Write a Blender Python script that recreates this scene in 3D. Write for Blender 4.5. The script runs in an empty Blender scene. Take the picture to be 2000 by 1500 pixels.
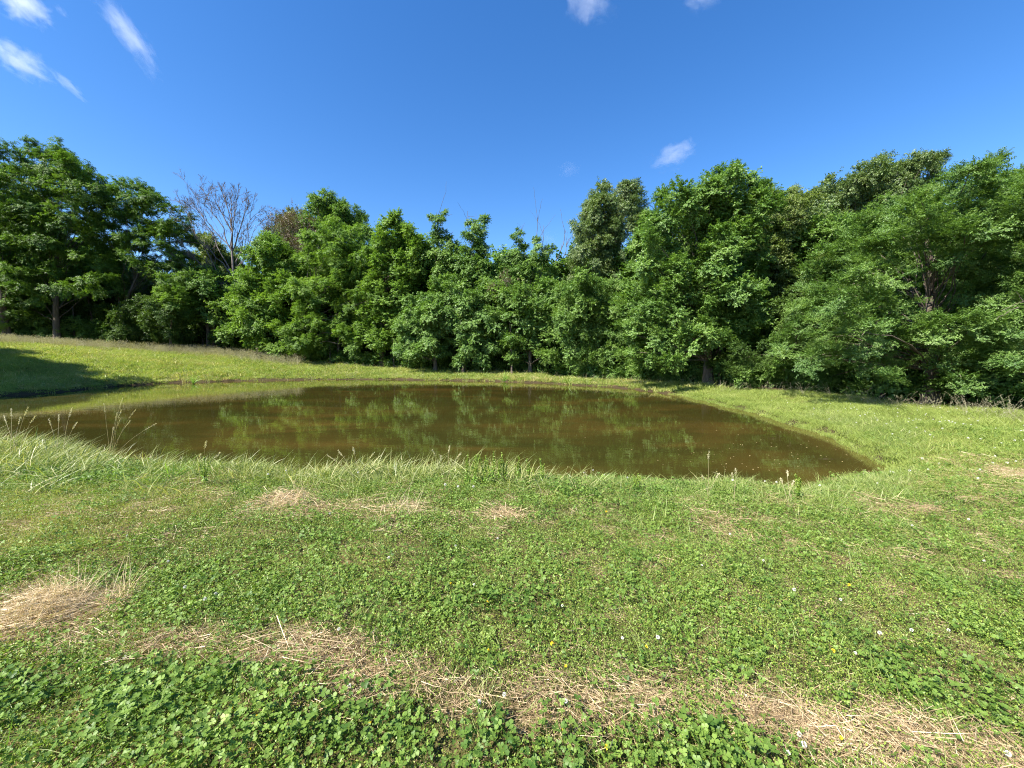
import bpy, math, random
import numpy as np

# ------------------------------------------------------------------ camera, sky, sun, exposure
scene = bpy.context.scene
COL = scene.collection
F, CX, CY = 750.0, 1000.0, 750.0            # focal length and centre in photograph pixels
HOR = 690.0                                 # eye level in the photograph
PITCH = math.atan((CY - HOR) / F)
CAM_Z = 1.6
cam = bpy.data.cameras.new('camera')
cam.sensor_width = 36.0
cam.lens = 36.0 * F / 2000.0
cam.clip_start = 0.05
cam.clip_end = 20000.0
cam_ob = bpy.data.objects.new('camera', cam)
COL.objects.link(cam_ob)
cam_ob.location = (0, 0, CAM_Z)
cam_ob.rotation_euler = (math.pi / 2 - PITCH, 0, 0)
scene.camera = cam_ob

SUN = np.array([-0.78, -0.62, 0.0])
SUN /= np.linalg.norm(SUN)
SUN_EL = math.radians(48)
SUN = np.array([SUN[0] * math.cos(SUN_EL), SUN[1] * math.cos(SUN_EL), math.sin(SUN_EL)])

world = bpy.data.worlds.new('World')
scene.world = world
world.use_nodes = True
wn, wl = world.node_tree.nodes, world.node_tree.links
wn.clear()
sky = wn.new('ShaderNodeTexSky')
sky.sky_type = 'NISHITA'
sky.sun_disc = False
sky.sun_elevation = SUN_EL
sky.sun_rotation = math.atan2(SUN[0], SUN[1])
sky.altitude = 300
sky.air_density = 1.0
sky.dust_density = 0.3
sky.ozone_density = 2.2
hsv = wn.new('ShaderNodeHueSaturation')
hsv.inputs['Saturation'].default_value = 1.32
hsv.inputs['Hue'].default_value = 0.507
bg = wn.new('ShaderNodeBackground')
bg.inputs['Strength'].default_value = 0.09
wo = wn.new('ShaderNodeOutputWorld')
wl.new(sky.outputs[0], hsv.inputs['Color'])
wl.new(hsv.outputs[0], bg.inputs['Color'])
wl.new(bg.outputs[0], wo.inputs['Surface'])

sl = bpy.data.lights.new('sun', 'SUN')
sl.energy = 5.0
sl.angle = math.radians(0.53)
sl.color = (1.0, 0.95, 0.86)
so = bpy.data.objects.new('sun', sl)
COL.objects.link(so)
from mathutils import Vector
so.rotation_euler = Vector((-SUN[0], -SUN[1], -SUN[2])).to_track_quat('-Z', 'Y').to_euler()
so.location = (-30, -10, 50)

scene.view_settings.view_transform = 'Standard'
scene.view_settings.look = 'None'
scene.view_settings.gamma = 1.0
scene.view_settings.use_curve_mapping = False
scene.view_settings.exposure = 1.5
cy = scene.cycles
cy.max_bounces = 6
cy.diffuse_bounces = 2
cy.use_adaptive_sampling = True
cy.adaptive_threshold = 0.02
cy.glossy_bounces = 3
cy.transmission_bounces = 5
cy.volume_bounces = 2
cy.transparent_max_bounces = 8
cy.use_denoising = True
cy.denoising_input_passes = 'RGB_ALBEDO_NORMAL'
cy.denoising_prefilter = 'NONE'
cy.filter_width = 1.1
cy.sample_clamp_indirect = 6.0
cy.volume_max_steps = 128

# ------------------------------------------------------------------ helpers
rng = np.random.default_rng(7)
random.seed(7)
_f = np.array([0, math.cos(PITCH), -math.sin(PITCH)])
_u = np.array([0, math.sin(PITCH), math.cos(PITCH)])


def at(px, py, Y):
    """The point at distance Y ahead of the camera that the photograph shows at (px, py)."""
    d = np.array([(px - CX) / F, 0, 0]) + _u * (-(py - CY) / F) + _f
    return np.array([0, 0, CAM_Z]) + d * (Y / d[1])


def on_level(px, py, z):
    d = np.array([(px - CX) / F, 0, 0]) + _u * (-(py - CY) / F) + _f
    return np.array([0, 0, CAM_Z]) + d * ((z - CAM_Z) / d[2])


def project(P):
    """Photograph pixel of world points, only used to read where patches of plants lie on the ground."""
    q = P - np.array([0, 0, CAM_Z])
    zc = q @ _f
    return CX + F * q[:, 0] / zc, CY - F * (q @ _u) / zc


def sstep(a, b, x):
    t = np.clip((x - a) / (b - a), 0, 1)
    return t * t * (3 - 2 * t)


def new_mesh(name, V, faces_flat, loop_tot, attrs=None, smooth=False):
    me = bpy.data.meshes.new(name)
    V = np.asarray(V, dtype=np.float32)
    faces_flat = np.asarray(faces_flat, dtype=np.int32).ravel()
    loop_tot = np.asarray(loop_tot, dtype=np.int32)
    me.vertices.add(len(V))
    me.vertices.foreach_set('co', V.ravel())
    me.loops.add(len(faces_flat))
    me.loops.foreach_set('vertex_index', faces_flat)
    me.polygons.add(len(loop_tot))
    ls = np.concatenate([[0], np.cumsum(loop_tot)[:-1]]).astype(np.int32) if len(loop_tot) else np.zeros(0, np.int32)
    me.polygons.foreach_set('loop_start', ls)
    me.polygons.foreach_set('loop_total', loop_tot)
    if smooth:
        me.polygons.foreach_set('use_smooth', np.ones(len(loop_tot), dtype=bool))
    me.update(calc_edges=True)
    for k, v in (attrs or {}).items():
        v = np.asarray(v, dtype=np.float32)
        t = 'FLOAT' if v.ndim == 1 else 'FLOAT_VECTOR'
        a = me.attributes.new(k, t, 'POINT')
        a.data.foreach_set('value' if v.ndim == 1 else 'vector', v.ravel())
    return me


def link(name, me, mat=None, parent=None, loc=None):
    o = bpy.data.objects.new(name, me)
    if mat is not None and me is not None:
        if len(me.materials) == 0:
            me.materials.append(mat)
    COL.objects.link(o)
    if loc is not None:
        o.location = loc
    if parent is not None:
        o.parent = parent
    return o


def tag(o, label=None, cat=None, group=None, kind=None):
    if label:
        o['label'] = label
    if cat:
        o['category'] = cat
    if group:
        o['group'] = group
    if kind:
        o['kind'] = kind
    return o


class Geo:
    """Collects tubes and blades into one mesh."""
    def __init__(s):
        s.V, s.F, s.T, s.A, s.n = [], [], [], [], 0

    def add(s, V, Fc, a=0.5):
        V = np.asarray(V, float)
        Fc = np.asarray(Fc, int)
        s.V.append(V)
        s.F.append((Fc + s.n).ravel())
        s.T.append(np.full(len(Fc), Fc.shape[1]))
        s.A.append(np.full(len(V), a) if np.isscalar(a) else a)
        s.n += len(V)

    def tube(s, pts, rad, sides=6, a=0.5, cap=True):
        pts = np.asarray(pts, float)
        n = len(pts)
        rad = np.broadcast_to(rad, n)
        tan = np.gradient(pts, axis=0)
        tan /= np.linalg.norm(tan, axis=1)[:, None] + 1e-9
        ref = np.array([0.31, 0.87, 0.2]) if abs(tan[0][2]) > .8 else np.array([0.02, 0.05, 1.0])
        e1 = np.cross(tan, ref)
        e1 /= np.linalg.norm(e1, axis=1)[:, None] + 1e-9
        e2 = np.cross(tan, e1)
        th = np.arange(sides) * 2 * math.pi / sides
        V = pts[:, None] + rad[:, None, None] * (np.cos(th)[None, :, None] * e1[:, None] + np.sin(th)[None, :, None] * e2[:, None])
        V = V.reshape(-1, 3)
        i = np.arange(n - 1)[:, None] * sides
        j = np.arange(sides)[None]
        k = (j + 1) % sides
        Fc = np.stack([i + j, i + k, i + sides + k, i + sides + j], -1).reshape(-1, 4)
        s.add(V, Fc, a)

    def mesh(s, name, smooth=True):
        return new_mesh(name, np.concatenate(s.V), np.concatenate(s.F), np.concatenate(s.T),
                        {'lv': np.concatenate(s.A)}, smooth)


def unit(v):
    v = np.asarray(v, float)
    return v / (np.linalg.norm(v, axis=-1, keepdims=True) + 1e-9)


def leaves(P, D, N, L, W, lv, fold=0.25):
    """Folded four cornered leaves: base P, direction D, normal N, length L, width W."""
    n = len(P)
    D = unit(D)
    S = unit(np.cross(D, N))
    N = unit(np.cross(S, D))
    L = np.broadcast_to(L, n)[:, None]
    W = np.broadcast_to(W, n)[:, None]
    tip = P + D * L - N * (L * 0.12)
    a = P + D * L * 0.45 + S * W * 0.5 + N * W * fold
    b = P + D * L * 0.45 - S * W * 0.5 + N * W * fold
    V = np.stack([P, a, tip, b], 1).reshape(-1, 3)
    i = np.arange(n)[:, None] * 4
    Fc = np.concatenate([i + np.array([[0, 1, 2]]), i + np.array([[0, 2, 3]])], 1).reshape(-1, 3)
    return V, Fc, np.repeat(np.broadcast_to(lv, n), 4)


def blades(P, D, L, W, bend, lv, seg=3):
    """Grass blades: root P, first direction D, bending over along `bend` vectors."""
    n = len(P)
    D = unit(D)
    L = np.broadcast_to(L, n)[:, None]
    W = np.broadcast_to(W, n)[:, None]
    S = unit(np.cross(D, rng.normal(size=(n, 3))))
    rows = []
    for k in range(seg + 1):
        t = k / seg
        c = P + D * L * t + bend * L * t * t
        w = W * (1 - t) ** 0.7 * 0.5
        if k < seg:
            rows += [c + S * w, c - S * w]
        else:
            rows.append(c)
    m = 2 * seg + 1
    V = np.stack(rows, 1).reshape(-1, 3)
    tri = []
    for k in range(seg - 1):
        a = 2 * k
        tri += [[a, a + 1, a + 3], [a, a + 3, a + 2]]
    tri.append([2 * seg - 2, 2 * seg - 1, 2 * seg])
    i = np.arange(n)[:, None, None] * m
    Fc = (i + np.array(tri)[None]).reshape(-1, 3)
    return V, Fc, np.repeat(np.broadcast_to(lv, n), m)


def join_parts(name, parts, smooth=False):
    V, Fs, A, n = [], [], [], 0
    for v, f, a in parts:
        V.append(v)
        Fs.append(f + n)
        A.append(a)
        n += len(v)
    Fs = np.concatenate(Fs)
    return new_mesh(name, np.concatenate(V), Fs, np.full(len(Fs), Fs.shape[1]), {'lv': np.concatenate(A)}, smooth)


# ------------------------------------------------------------------ materials
def mat_new(name):
    m = bpy.data.materials.new(name)
    m.use_nodes = True
    nt = m.node_tree
    nt.nodes.clear()
    return m, nt.nodes, nt.links


def ramp(nodes, stops):
    r = nodes.new('ShaderNodeValToRGB')
    e = r.color_ramp.elements
    e[0].position, e[0].color = stops[0][0], (*stops[0][1], 1)
    e[1].position, e[1].color = stops[-1][0], (*stops[-1][1], 1)
    for p, c in stops[1:-1]:
        q = e.new(p)
        q.color = (*c, 1)
    return r


def leaf_mat(name, c0, c1, c2=None, trans=0.32, spec=0.45, rough=0.42):
    """c0..c1 leaf colours by leaf (lv) and by spray (bt)."""
    m, N, L = mat_new(name)
    a = N.new('ShaderNodeAttribute'); a.attribute_name = 'lv'
    b = N.new('ShaderNodeAttribute'); b.attribute_name = 'bt'; b.attribute_type = 'INSTANCER'
    mx = N.new('ShaderNodeMath'); mx.operation = 'MULTIPLY_ADD'
    mx.inputs[1].default_value = 0.55
    L.new(a.outputs['Fac'], mx.inputs[0])
    m2 = N.new('ShaderNodeMath'); m2.operation = 'MULTIPLY'; m2.inputs[1].default_value = 0.45
    L.new(b.outputs['Fac'], m2.inputs[0])
    L.new(m2.outputs[0], mx.inputs[2])
    r = ramp(N, [(0.05, c0), (0.75, c1), (1.0, c2 or c1)])
    L.new(mx.outputs[0], r.inputs[0])
    p = N.new('ShaderNodeBsdfPrincipled')
    p.inputs['Roughness'].default_value = rough
    p.inputs['Specular IOR Level'].default_value = spec
    L.new(r.outputs[0], p.inputs['Base Color'])
    t = N.new('ShaderNodeBsdfTranslucent')
    g = N.new('ShaderNodeMix'); g.data_type = 'RGBA'; g.blend_type = 'MULTIPLY'
    g.inputs[0].default_value = 1.0
    g.inputs[7].default_value = (1.25, 1.35, 0.55, 1)
    L.new(r.outputs[0], g.inputs[6])
    L.new(g.outputs[2], t.inputs['Color'])
    ms = N.new('ShaderNodeMixShader')
    ms.inputs[0].default_value = trans
    L.new(p.outputs[0], ms.inputs[1]); L.new(t.outputs[0], ms.inputs[2])
    o = N.new('ShaderNodeOutputMaterial')
    L.new(ms.outputs[0], o.inputs['Surface'])
    return m


def bark_mat(name, c0, c1):
    m, N, L = mat_new(name)
    tc = N.new('ShaderNodeTexCoord')
    mp = N.new('ShaderNodeMapping'); mp.inputs['Scale'].default_value = (14, 14, 2.2)
    n = N.new('ShaderNodeTexNoise'); n.inputs['Scale'].default_value = 1.0; n.inputs['Detail'].default_value = 8
    L.new(tc.outputs['Object'], mp.inputs[0]); L.new(mp.outputs[0], n.inputs['Vector'])
    r = ramp(N, [(0.3, c0), (0.7, c1)])
    L.new(n.outputs['Fac'], r.inputs[0])
    p = N.new('ShaderNodeBsdfPrincipled'); p.inputs['Roughness'].default_value = 0.9
    bp = N.new('ShaderNodeBump'); bp.inputs['Strength'].default_value = 0.8; bp.inputs['Distance'].default_value = 0.03
    L.new(n.outputs['Fac'], bp.inputs['Height']); L.new(bp.outputs[0], p.inputs['Normal'])
    L.new(r.outputs[0], p.inputs['Base Color'])
    o = N.new('ShaderNodeOutputMaterial'); L.new(p.outputs[0], o.inputs['Surface'])
    return m


def flat_mat(name, c, rough=0.6, trans=0.0):
    m, N, L = mat_new(name)
    p = N.new('ShaderNodeBsdfPrincipled')
    tc = N.new('ShaderNodeTexCoord')
    n = N.new('ShaderNodeTexNoise'); n.inputs['Scale'].default_value = 60
    L.new(tc.outputs['Object'], n.inputs['Vector'])
    r = ramp(N, [(0.3, tuple(x * 0.75 for x in c)), (0.7, tuple(min(1, x * 1.15) for x in c))])
    L.new(n.outputs['Fac'], r.inputs[0]); L.new(r.outputs[0], p.inputs['Base Color'])
    p.inputs['Roughness'].default_value = rough
    o = N.new('ShaderNodeOutputMaterial'); L.new(p.outputs[0], o.inputs['Surface'])
    return m


M = {}
M['light'] = leaf_mat('light_green_leaf', (0.080, 0.160, 0.028), (0.185, 0.295, 0.052), (0.28, 0.39, 0.09), trans=0.38, spec=0.28)
M['walnut'] = leaf_mat('walnut_leaf', (0.042, 0.100, 0.016), (0.130, 0.225, 0.034), (0.22, 0.32, 0.06), trans=0.34, spec=0.3)
M['mid'] = leaf_mat('mid_green_leaf', (0.066, 0.143, 0.030), (0.177, 0.286, 0.063), (0.274, 0.363, 0.114), trans=0.34, spec=0.32)
M['oak'] = leaf_mat('oak_leaf', (0.074, 0.127, 0.041), (0.171, 0.237, 0.080), (0.331, 0.363, 0.194), trans=0.28, spec=0.45, rough=0.38)
M['olive'] = leaf_mat('olive_leaf', (0.080, 0.130, 0.032), (0.185, 0.245, 0.062), (0.29, 0.31, 0.13), trans=0.3, spec=0.4, rough=0.4)
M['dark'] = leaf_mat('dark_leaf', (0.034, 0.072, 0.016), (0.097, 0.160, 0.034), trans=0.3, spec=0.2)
M['elm'] = leaf_mat('elm_leaf', (0.066, 0.138, 0.032), (0.165, 0.264, 0.064), (0.251, 0.341, 0.114), trans=0.36, spec=0.32)
M['vine'] = leaf_mat('vine_leaf', (0.078, 0.160, 0.036), (0.182, 0.297, 0.068), (0.274, 0.374, 0.125), trans=0.32, spec=0.38)
M['withered'] = leaf_mat('withered_leaf', (0.085, 0.06, 0.035), (0.17, 0.125, 0.08), trans=0.2)
M['bark'] = bark_mat('grey_brown_bark', (0.05, 0.038, 0.028), (0.16, 0.125, 0.095))
M['dead_bark'] = bark_mat('bare_grey_wood', (0.07, 0.058, 0.055), (0.19, 0.16, 0.15))

M['clover'] = leaf_mat('clover_leaf', (0.052, 0.115, 0.018), (0.185, 0.28, 0.050), (0.34, 0.43, 0.13), trans=0.34, spec=0.3, rough=0.5)
M['grass'] = leaf_mat('green_grass_blade', (0.14, 0.20, 0.045), (0.32, 0.38, 0.12), (0.62, 0.56, 0.34), trans=0.35, spec=0.25)
M['olive_grass'] = leaf_mat('olive_grass_blade', (0.22, 0.22, 0.06), (0.46, 0.42, 0.15), (0.68, 0.58, 0.34), trans=0.35, spec=0.25)
M['meadow'] = leaf_mat('meadow_blade', (0.15, 0.21, 0.04), (0.33, 0.39, 0.10), (0.58, 0.53, 0.30), trans=0.4, spec=0.2)
M['straw'] = leaf_mat('straw', (0.17, 0.10, 0.05), (0.58, 0.44, 0.255), (0.84, 0.72, 0.50), trans=0.15, rough=0.5)
M['tall'] = leaf_mat('golden_grass', (0.10, 0.16, 0.03), (0.32, 0.34, 0.11), (0.64, 0.54, 0.32), trans=0.3)
M['seed'] = leaf_mat('seed_head', (0.40, 0.34, 0.18), (0.66, 0.60, 0.38), trans=0.3)
M['dull_seed'] = leaf_mat('dull_seed_head', (0.20, 0.19, 0.10), (0.40, 0.36, 0.24), trans=0.3)
M['medick'] = leaf_mat('medick_leaf', (0.10, 0.17, 0.02), (0.24, 0.32, 0.05), (0.40, 0.40, 0.08), trans=0.3)
M['weed'] = leaf_mat('weed_leaf', (0.10, 0.20, 0.03), (0.22, 0.36, 0.06), trans=0.35)
M['white_petal'] = flat_mat('white_petal', (0.75, 0.74, 0.66))
M['yellow_petal'] = flat_mat('yellow_petal', (0.85, 0.62, 0.02))
M['dead_leaf'] = flat_mat('floating_dead_leaf', (0.45, 0.36, 0.16))

# ------------------------------------------------------------------ terrain and pond
WL = -0.55
shore_px = [(-700, 800), (-350, 778), (-100, 776), (0, 774), (100, 768), (180, 759), (250, 753), (330, 748), (450, 744.5), (600, 741.5), (700, 741),
            (800, 742), (900, 743.5), (980, 745.5), (1060, 748.5), (1150, 753.5), (1200, 757), (1250, 762.5), (1300, 769), (1340, 774), (1400, 788),
            (1460, 800), (1500, 812), (1560, 832), (1600, 845), (1650, 862), (1690, 880), (1742, 905), (1758, 922),
            (1736, 940), (1680, 958), (1640, 966), (1560, 975), (1450, 980), (1350, 980), (1250, 978), (1150, 972),
            (1080, 962), (1000, 957), (900, 955), (800, 955), (700, 955), (600, 955), (450, 950), (360, 945), (290, 935), (220, 915), (120, 905), (0, 900), (-150, 890), (-400, 870), (-800, 850)]
SH = np.array([on_level(x, y, WL)[:2] for x, y in shore_px])


def shore_dist(P):
    """Signed distance to the pond's outline, positive on land."""
    out = np.full(len(P), 1e9)
    inside = np.zeros(len(P), bool)
    A = SH
    B = np.roll(SH, -1, 0)
    for a, b in zip(A, B):
        ab = b - a
        t = np.clip(((P - a) @ ab) / (ab @ ab), 0, 1)
        d = np.linalg.norm(P - a - t[:, None] * ab, axis=1)
        out = np.minimum(out, d)
        c = (a[1] > P[:, 1]) != (b[1] > P[:, 1])
        with np.errstate(divide='ignore', invalid='ignore'):
            xi = (b[0] - a[0]) * (P[:, 1] - a[1]) / (b[1] - a[1] + 1e-12) + a[0]
        inside ^= c & (P[:, 0] < xi)
    return np.where(inside, -out, out)


AZ = np.array([-180, -150, -120, -100, -60, -30, 0, 25, 50, 70, 90, 115, 125, 135, 155, 180])
PL = np.array([3.3, 2.2, 0.75, 0.55, 0.55, 0.45, 0.32, 0.24, 0.22, 0.26, 0.42, 0.75, 1.05, 1.9, 3.0, 3.2])
WD = np.array([22, 12, 3, 1.5, 1.5, 2.0, 2.5, 3, 4, 4, 4, 8, 11, 15, 23, 24.0])
_wv = [(0.9, 0.35, 0.3, .05), (-.4, 1.1, 1.3, .045), (1.7, -1.2, 2.1, .03), (2.9, 2.3, .4, .016), (-4.1, 3.3, 5, .010), (0.23, 0.17, 1, .10)]


def lumps(x, y):
    z = np.zeros_like(x)
    for a, b, c, h in _wv:
        z += h * np.sin(a * x + b * y + c) * np.cos(b * 0.8 * x - a * 0.9 * y + c * 2)
    return z


def height(x, y):
    x = np.asarray(x, float); y = np.asarray(y, float)
    P = np.stack([x.ravel(), y.ravel()], 1)
    d = shore_dist(P).reshape(x.shape)
    # wobble the waterline a little
    d = d + 0.10 * np.sin(1.9 * x + 0.7 * y) + 0.07 * np.sin(3.7 * x - 2.1 * y + 1) + 0.04 * np.sin(7.1 * x + 5.1 * y)
    az = np.degrees(np.arctan2(y - 16, x + 4))
    pl = np.interp(az, AZ, PL)
    wd = np.interp(az, AZ, WD)
    t = np.clip(d / wd, 0, 1)
    land = WL + 0.13 * sstep(0, 0.14, d) + (pl - 0.13) * (1 - (1 - t) ** np.where(wd > 6, 1.5, 1.8))
    land = land + lumps(x, y) * sstep(0.1, 2.0, d)
    bed = WL - 0.9 * sstep(0, 3.0, -d)
    return np.where(d > 0, land, bed), d


def tree_line(u):
    return np.interp(u, [-3, -1.33, -0.8, -0.53, 0, 0.27, 0.53, 0.8, 1.07, 1.33, 1.8, 3],
                     [34, 38, 42, 39.5, 33.5, 26.5, 20, 15.8, 12.6, 10.2, 8, 6])


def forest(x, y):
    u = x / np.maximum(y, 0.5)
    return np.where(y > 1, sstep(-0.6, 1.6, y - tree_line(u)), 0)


def axis(lo, hi, n, c, sharp):
    t = np.linspace(-1, 1, n)
    s = np.sinh(t * sharp) / np.sinh(sharp)
    return np.where(s < 0, c + s * (c - lo), c + s * (hi - c))


xs = axis(-700, 700, 330, 0, 5.2)
ys = axis(-350, 1200, 340, 8, 5.4)
XX, YY = np.meshgrid(xs, ys)
ZZ, DD = height(XX, YY)
nx, ny = len(xs), len(ys)
V = np.stack([XX, YY, ZZ], -1).reshape(-1, 3)
i = (np.arange(ny - 1)[:, None] * nx + np.arange(nx - 1)[None])
Fq = np.stack([i, i + 1, i + nx + 1, i + nx], -1).reshape(-1, 4)
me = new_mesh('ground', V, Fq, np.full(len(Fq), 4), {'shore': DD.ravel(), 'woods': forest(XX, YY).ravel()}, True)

m, N, L = mat_new('meadow_soil')
tc = N.new('ShaderNodeTexCoord')
n1 = N.new('ShaderNodeTexNoise'); n1.inputs['Scale'].default_value = 1.3; n1.inputs['Detail'].default_value = 8
n2 = N.new('ShaderNodeTexNoise'); n2.inputs['Scale'].default_value = 38; n2.inputs['Detail'].default_value = 6
L.new(tc.outputs['Object'], n1.inputs['Vector']); L.new(tc.outputs['Object'], n2.inputs['Vector'])
r1 = ramp(N, [(0.3, (0.055, 0.060, 0.02)), (0.55, (0.11, 0.09, 0.04)), (0.75, (0.21, 0.14, 0.075))])
L.new(n1.outputs['Fac'], r1.inputs[0])
r2 = ramp(N, [(0.3, (0.45, 0.45, 0.45)), (0.7, (1.35, 1.3, 1.2))])
L.new(n2.outputs['Fac'], r2.inputs[0])
mm = N.new('ShaderNodeMix'); mm.data_type = 'RGBA'; mm.blend_type = 'MULTIPLY'; mm.inputs[0].default_value = 1
L.new(r1.outputs[0], mm.inputs[6]); L.new(r2.outputs[0], mm.inputs[7])
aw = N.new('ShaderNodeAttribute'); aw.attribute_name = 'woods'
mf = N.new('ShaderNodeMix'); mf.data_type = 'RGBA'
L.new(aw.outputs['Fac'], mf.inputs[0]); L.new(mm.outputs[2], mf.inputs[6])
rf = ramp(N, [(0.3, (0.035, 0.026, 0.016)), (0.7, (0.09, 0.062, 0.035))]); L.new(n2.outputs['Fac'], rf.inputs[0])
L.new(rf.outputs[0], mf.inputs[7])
ash = N.new('ShaderNodeAttribute'); ash.attribute_name = 'shore'
mr = N.new('ShaderNodeMapRange'); mr.inputs[1].default_value = 0.14; mr.inputs[2].default_value = 0.03
L.new(ash.outputs['Fac'], mr.inputs[0])
md = N.new('ShaderNodeMix'); md.data_type = 'RGBA'
L.new(mr.outputs[0], md.inputs[0]); L.new(mf.outputs[2], md.inputs[6]); md.inputs[7].default_value = (0.055, 0.040, 0.022, 1)
p = N.new('ShaderNodeBsdfPrincipled'); p.inputs['Roughness'].default_value = 0.95; p.inputs['Specular IOR Level'].default_value = 0.1
bp = N.new('ShaderNodeBump'); bp.inputs['Strength'].default_value = 0.9; bp.inputs['Distance'].default_value = 0.04
L.new(n2.outputs['Fac'], bp.inputs['Height']); L.new(bp.outputs[0], p.inputs['Normal'])
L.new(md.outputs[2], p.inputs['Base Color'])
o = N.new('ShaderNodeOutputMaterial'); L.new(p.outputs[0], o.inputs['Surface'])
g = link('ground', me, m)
tag(g, kind='structure')

# water: a sheet a little larger than the outline, under the banks; attribute `shore` tells how shallow it is
wx = np.linspace(SH[:, 0].min() - 1, SH[:, 0].max() + 1, 200)
wy = np.linspace(SH[:, 1].min() - 1, SH[:, 1].max() + 1, 130)
WX, WY = np.meshgrid(wx, wy)
_, WDm = height(WX, WY)
V = np.stack([WX, WY, np.full_like(WX, WL + 0.004)], -1).reshape(-1, 3)
i = (np.arange(len(wy) - 1)[:, None] * len(wx) + np.arange(len(wx) - 1)[None])
Fq = np.stack([i, i + 1, i + len(wx) + 1, i + len(wx)], -1).reshape(-1, 4)
keep = (WDm.ravel()[Fq] < 0.6).any(1)
Fq = Fq[keep]
me = new_mesh('pond_water', V, Fq, np.full(len(Fq), 4), {'shore': -WDm.ravel()}, True)
m, N, L = mat_new('muddy_pond_water')
tc = N.new('ShaderNodeTexCoord')
mp = N.new('ShaderNodeMapping'); mp.inputs['Scale'].default_value = (0.16, 0.42, 1)
L.new(tc.outputs['Object'], mp.inputs[0])
n1 = N.new('ShaderNodeTexNoise'); n1.inputs['Scale'].default_value = 1.4; n1.inputs['Detail'].default_value = 6; n1.inputs['Distortion'].default_value = 0.6
L.new(mp.outputs[0], n1.inputs['Vector'])
r1 = ramp(N, [(0.34, (0.027, 0.026, 0.0058)), (0.52, (0.038, 0.032, 0.0070)), (0.64, (0.056, 0.040, 0.009)), (0.78, (0.078, 0.048, 0.011))])
L.new(n1.outputs['Fac'], r1.inputs[0])
ash = N.new('ShaderNodeAttribute'); ash.attribute_name = 'shore'
mr = N.new('ShaderNodeMapRange'); mr.inputs[1].default_value = 1.1; mr.inputs[2].default_value = 0.0
L.new(ash.outputs['Fac'], mr.inputs[0])
md = N.new('ShaderNodeMix'); md.data_type = 'RGBA'
L.new(mr.outputs[0], md.inputs[0]); L.new(r1.outputs[0], md.inputs[6]); md.inputs[7].default_value = (0.075, 0.055, 0.013, 1)
p = N.new('ShaderNodeBsdfPrincipled')
p.inputs['IOR'].default_value = 1.36
p.inputs['Roughness'].default_value = 0.0
L.new(md.outputs[2], p.inputs['Base Color'])
mp2 = N.new('ShaderNodeMapping'); mp2.inputs['Scale'].default_value = (1.6, 5.5, 1)
L.new(tc.outputs['Object'], mp2.inputs[0])
n2 = N.new('ShaderNodeTexNoise'); n2.inputs['Scale'].default_value = 1.0; n2.inputs['Detail'].default_value = 3
L.new(mp2.outputs[0], n2.inputs['Vector'])
bp = N.new('ShaderNodeBump'); bp.inputs['Strength'].default_value = 0.045; bp.inputs['Distance'].default_value = 0.03
L.new(n2.outputs['Fac'], bp.inputs['Height']); L.new(bp.outputs[0], p.inputs['Normal'])
o = N.new('ShaderNodeOutputMaterial'); L.new(p.outputs[0], o.inputs['Surface'])
w = link('pond_water', me, m)
tag(w, kind='structure')


# ------------------------------------------------------------------ scattering with geometry nodes
def scatter_group(name, protos, mat):
    ng = bpy.data.node_groups.new(name, 'GeometryNodeTree')
    ng.interface.new_socket('Geometry', in_out='INPUT', socket_type='NodeSocketGeometry')
    ng.interface.new_socket('Geometry', in_out='OUTPUT', socket_type='NodeSocketGeometry')
    N, L = ng.nodes, ng.links
    gi = N.new('NodeGroupInput'); go = N.new('NodeGroupOutput')
    iop = N.new('GeometryNodeInstanceOnPoints')
    g2i = N.new('GeometryNodeGeometryToInstance')
    for pr in reversed(protos):
        oi = N.new('GeometryNodeObjectInfo')
        oi.inputs['Object'].default_value = pr
        oi.inputs['As Instance'].default_value = False
        L.new(oi.outputs['Geometry'], g2i.inputs[0])
    L.new(gi.outputs[0], iop.inputs['Points'])
    L.new(g2i.outputs[0], iop.inputs['Instance'])
    iop.inputs['Pick Instance'].default_value = True

    def named(nm, typ):
        a = N.new('GeometryNodeInputNamedAttribute')
        a.data_type = typ
        a.inputs['Name'].default_value = nm
        return [s for s in a.outputs if s.enabled and s.name == 'Attribute'][0]
    f2i = N.new('FunctionNodeFloatToInt')
    L.new(named('vi', 'FLOAT'), f2i.inputs[0]); L.new(f2i.outputs[0], iop.inputs['Instance Index'])
    e2r = N.new('FunctionNodeEulerToRotation')
    L.new(named('rot', 'FLOAT_VECTOR'), e2r.inputs[0]); L.new(e2r.outputs[0], iop.inputs['Rotation'])
    L.new(named('sc', 'FLOAT_VECTOR'), iop.inputs['Scale'])
    sm = N.new('GeometryNodeSetMaterial')
    sm.inputs['Material'].default_value = mat
    L.new(iop.outputs[0], sm.inputs['Geometry'])
    L.new(sm.outputs[0], go.inputs[0])
    return ng


_groups = {}


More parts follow.
